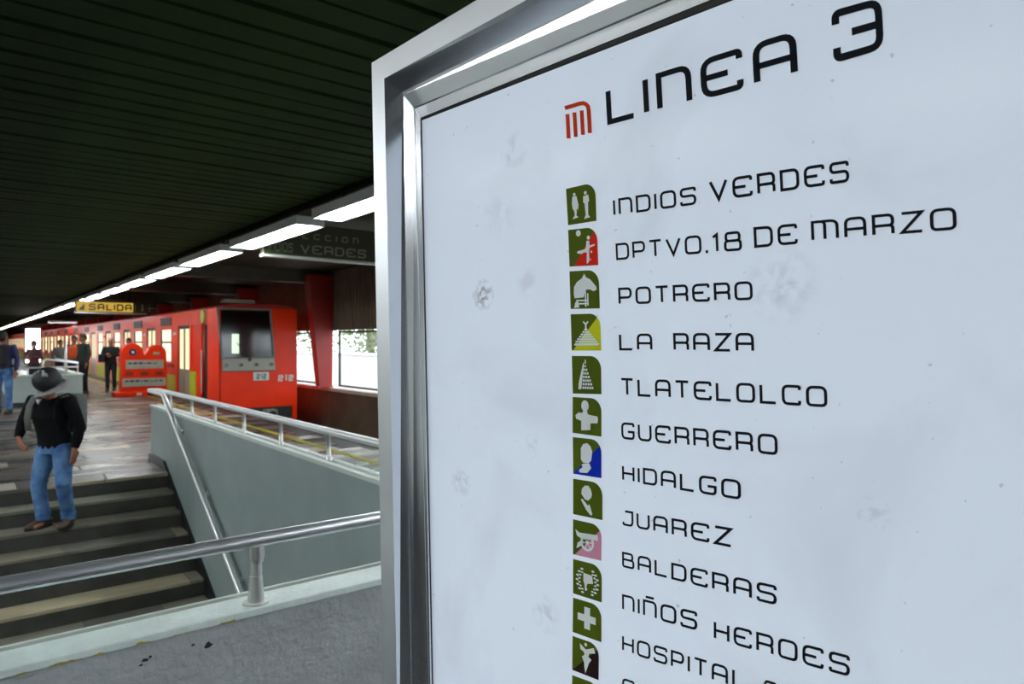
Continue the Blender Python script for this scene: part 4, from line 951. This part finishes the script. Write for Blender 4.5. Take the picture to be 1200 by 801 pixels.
# the man on the stairs
mloc = at_z(60, 617, -RISE * 2); 
MP = pose(head=(.085, -.12, 1.40), neck=(.0, -.03, 1.30), chest=(-.01, 0, 1.12), pelvis=(.02, .02, .80), look=(.35, -.55, -.75),
          shR=(-.20, .0, 1.235), elR=(-.325, .02, 1.03), wrR=(-.285, -.08, .885), handR=((.6, -.2, -.75), (.5, .6, -.2), .55, -1),
          shL=(.20, .0, 1.235), elL=(.275, .04, .98), wrL=(.262, -.02, .78), handL=((0, -.1, -1), (-1, 0, 0), .35, 1),
          hpR=(-.065, .02, .76), knR=(-.115, -.03, .42), anR=(-.09, .0, .085), hpL=(.105, .02, .76), knL=(.195, -.08, .45), anL=(.13, .06, .085),
          toeR=(-.25, -1, 0), toeL=(.3, -1, 0))
def man_extras(t, hd, nk, ch, pv, R, fw, up, sdv, V):
    # black hat seen from above with a grey brim, tipped to the viewer's right
    a = Vector((-.2, -.5, .82)).normalized(); s1 = a.cross(Vector((0, 1, 0))).normalized(); s2 = a.cross(s1)
    Rh = Matrix((s1, s2, a)).transposed(); c = hd + a * .03 + Vector((.01, 0, .01))
    cr = G().ell(c + a*.03, (.122, .13, .12), 20, 12, Rh).mk('hat_crown', M['felt'], t, True, local=True)
    g = G(); n = 28; c = c + Vector((.025, -.03, -.02))
    for i in range(n):
        pass
    ringo = []; 
    for i in range(n):
        an = 2*PI*i/n; rr = .158 + .012 * math.cos(an * 2)
        ringo.append((c + (s1 * math.cos(an) + s2 * math.sin(an)) * .1 - a*.02, c + (s1 * math.cos(an) + s2 * math.sin(an)) * rr - a * (.045 + .012*math.cos(2*an))))
    vs = [q[0] for q in ringo] + [q[1] for q in ringo] + [q[1] - a*.007 for q in ringo] + [q[0] - a*.007 for q in ringo]
    fs = [(k*n + i, k*n + (i+1) % n, ((k+1) % 4)*n + (i+1) % n, ((k+1) % 4)*n + i) for k in range(4) for i in range(n)]
    mk('hat_brim', vs, fs, M['brim'], t, True, local=True)
    c = c - Vector((.025, -.03, -.02)); g = G()
    tv = Vector((0, -1, 0)); 
    for (u0, v0, u1, v1, w_) in ((-.03, .07, -.055, .02, .006), (.035, .085, .04, .03, .008), (.062, .06, .042, .03, .007), (-.015, .088, -.005, .06, .007), (.062, .062, .07, .03, .006), (.015, .09, .035, .08, .005)):
        pts = []
        for k in range(6):
            u, v = u0 + (u1-u0)*k/5, v0 + (v1-v0)*k/5
            dz = math.sqrt(max(0, 1 - (u/.108)**2 - (v/.118)**2 * .9))
            # points on the crown: spread over the side facing the viewer
            dirv = (Vector((u/.11, -.75, v/.11))).normalized(); L_ = Rh.transposed() @ dirv
            rr = 1 / math.sqrt((L_.x/.123)**2 + (L_.y/.131)**2 + (L_.z/.121)**2); pts.append(c + a*.03 + dirv * rr)
        g.tube(pts, w_ * 1.3, 6)
    g.mk('hat_marks', M['mark'], t, True, local=True)
    # pale collar under the hat
    mk('collar', [(-.035, -.155, 1.27), (.03, -.165, 1.275), (-.005, -.165, 1.225)] + [(-.035, -.14, 1.27), (.03, -.15, 1.275), (-.005, -.15, 1.225)], [(0,1,2), (3,4,5), (0,1,4,3), (1,2,5,4), (2,0,3,5)], M['mark'], t, local=True)
    # backpack with straps
    bp = G().box(-.17, .16, .13, .30, .90, 1.30, .05).mk('backpack', M['strap'], t, local=True)
    for s in (-1, 1):
        x = -.125 if s < 0 else .14
        wv = .036 if s < 0 else .016
        pts = [(x, .15, 1.26), (x, .04, 1.315), (x*1.0, -.06, 1.29), (x*1.02, -.125, 1.2), (x*1.1, -.137, 1.08), (x*1.25, -.10, .96), (x*1.25, .1, .92)]
        G().tube(pts, [(wv, .007)] * len(pts), 8, side=(1, 0, 0)).mk('strap', M['strap'] if s < 0 else M['knit'], bp, True, local=True)
    G().tube([(-.135, -.12, .82), (-.02, -.135, .835), (.13, -.12, .82)], .005, 6).mk('hem', M['knit'], t, local=True)
person('person', (mloc.x, mloc.y - .03, -RISE * 2), -YAW - .12, 'person in black sweater, blue jeans and dark hat walking down the stairs, head bowed', MP,
       dict(top='knit', topname='sweater', legs='denim', hair='hair'), 1.0, .011, man_extras)
def floor_person(px, py, top_py, rz, label, P=None, **k):
    p = at_z(px, py, 0); d = (p - CAM).dot(FWD); hgt = (py - top_py) * d / FOC
    m_ = k.pop('mats'); return person('person', (p.x, p.y, 0), -YAW + rz, label, P or BASE, m_, hgt / 1.715, .022, k.get('extras'))
# left edge, seen from behind
def pack(t, hd, nk, ch, pv, R, fw, up, sdv, V):
    G().box(-.16, .16, -.28, -.10, 1.0, 1.42, .05).mk('backpack', M['darkcloth'], t, local=True)
floor_person(4, 484, 388, .2, 'person in navy jacket and blue jeans at the left edge, dark backpack on', pose(look=(.1, 1, 0), anL=(.13, -.05, .085), knL=(.12, -.04, .48)),
             mats=dict(top='navy', legs='denim', hair='hair'), extras=pack)
arms = dict(elL=(.27, -.02, 1.14), wrL=(.05, -.24, 1.14), elR=(-.27, -.02, 1.14), wrR=(-.05, -.26, 1.18))
floor_person(40, 459, 399, 0, 'person with arms folded and a pale face mask behind the far parapet, maroon jacket', pose(**arms), mats=dict(top='maroon', legs='darkcloth', hair='hair', mask='mask'))
floor_person(71, 452, 398, .4, 'person in grey clothes half hidden behind the far parapet and pole', mats=dict(top='greycloth', legs='darkcloth', hair='hair'))
def vest(t, hd, nk, ch, pv, R, fw, up, sdv, V):
    g = G().tube([pv + Vector((0, 0, .05)), (pv + ch)/2, ch, ch + Vector((0, 0, .09)), ch + Vector((0, 0, .14))], [(.19, .15), (.185, .145), (.2, .15), (.185, .125), (.1, .08)], 16, side=(1, 0, 0)); g.mk('vest', M['vest'], t, True, local=True)
floor_person(87, 456, 393, 0, 'person wearing a bright orange vest beside the far parapet', mats=dict(top='darkgreen', legs='darkcloth', hair='hair'), extras=vest)
floor_person(98, 461, 391, -.5, 'person in a dark green coat standing right of the orange vest', mats=dict(top='darkgreen', legs='darkcloth', hair='hair'))
def bagx(t, hd, nk, ch, pv, R, fw, up, sdv, V):
    G().box(-.34, -.12, -.18, .08, .92, 1.2, .04).mk('shoulder_bag', M['black'], t, local=True)
floor_person(130, 457, 396, .3, 'person in charcoal clothes with a black bag, left of the orange barrier', pose(**arms), mats=dict(top='darkcloth', legs='darkcloth', hair='pinkcloth'), extras=bagx)
floor_person(151, 455, 396, .2, 'person in black half hidden behind the orange barrier', mats=dict(top='darkcloth', legs='darkcloth', hair='hair'))
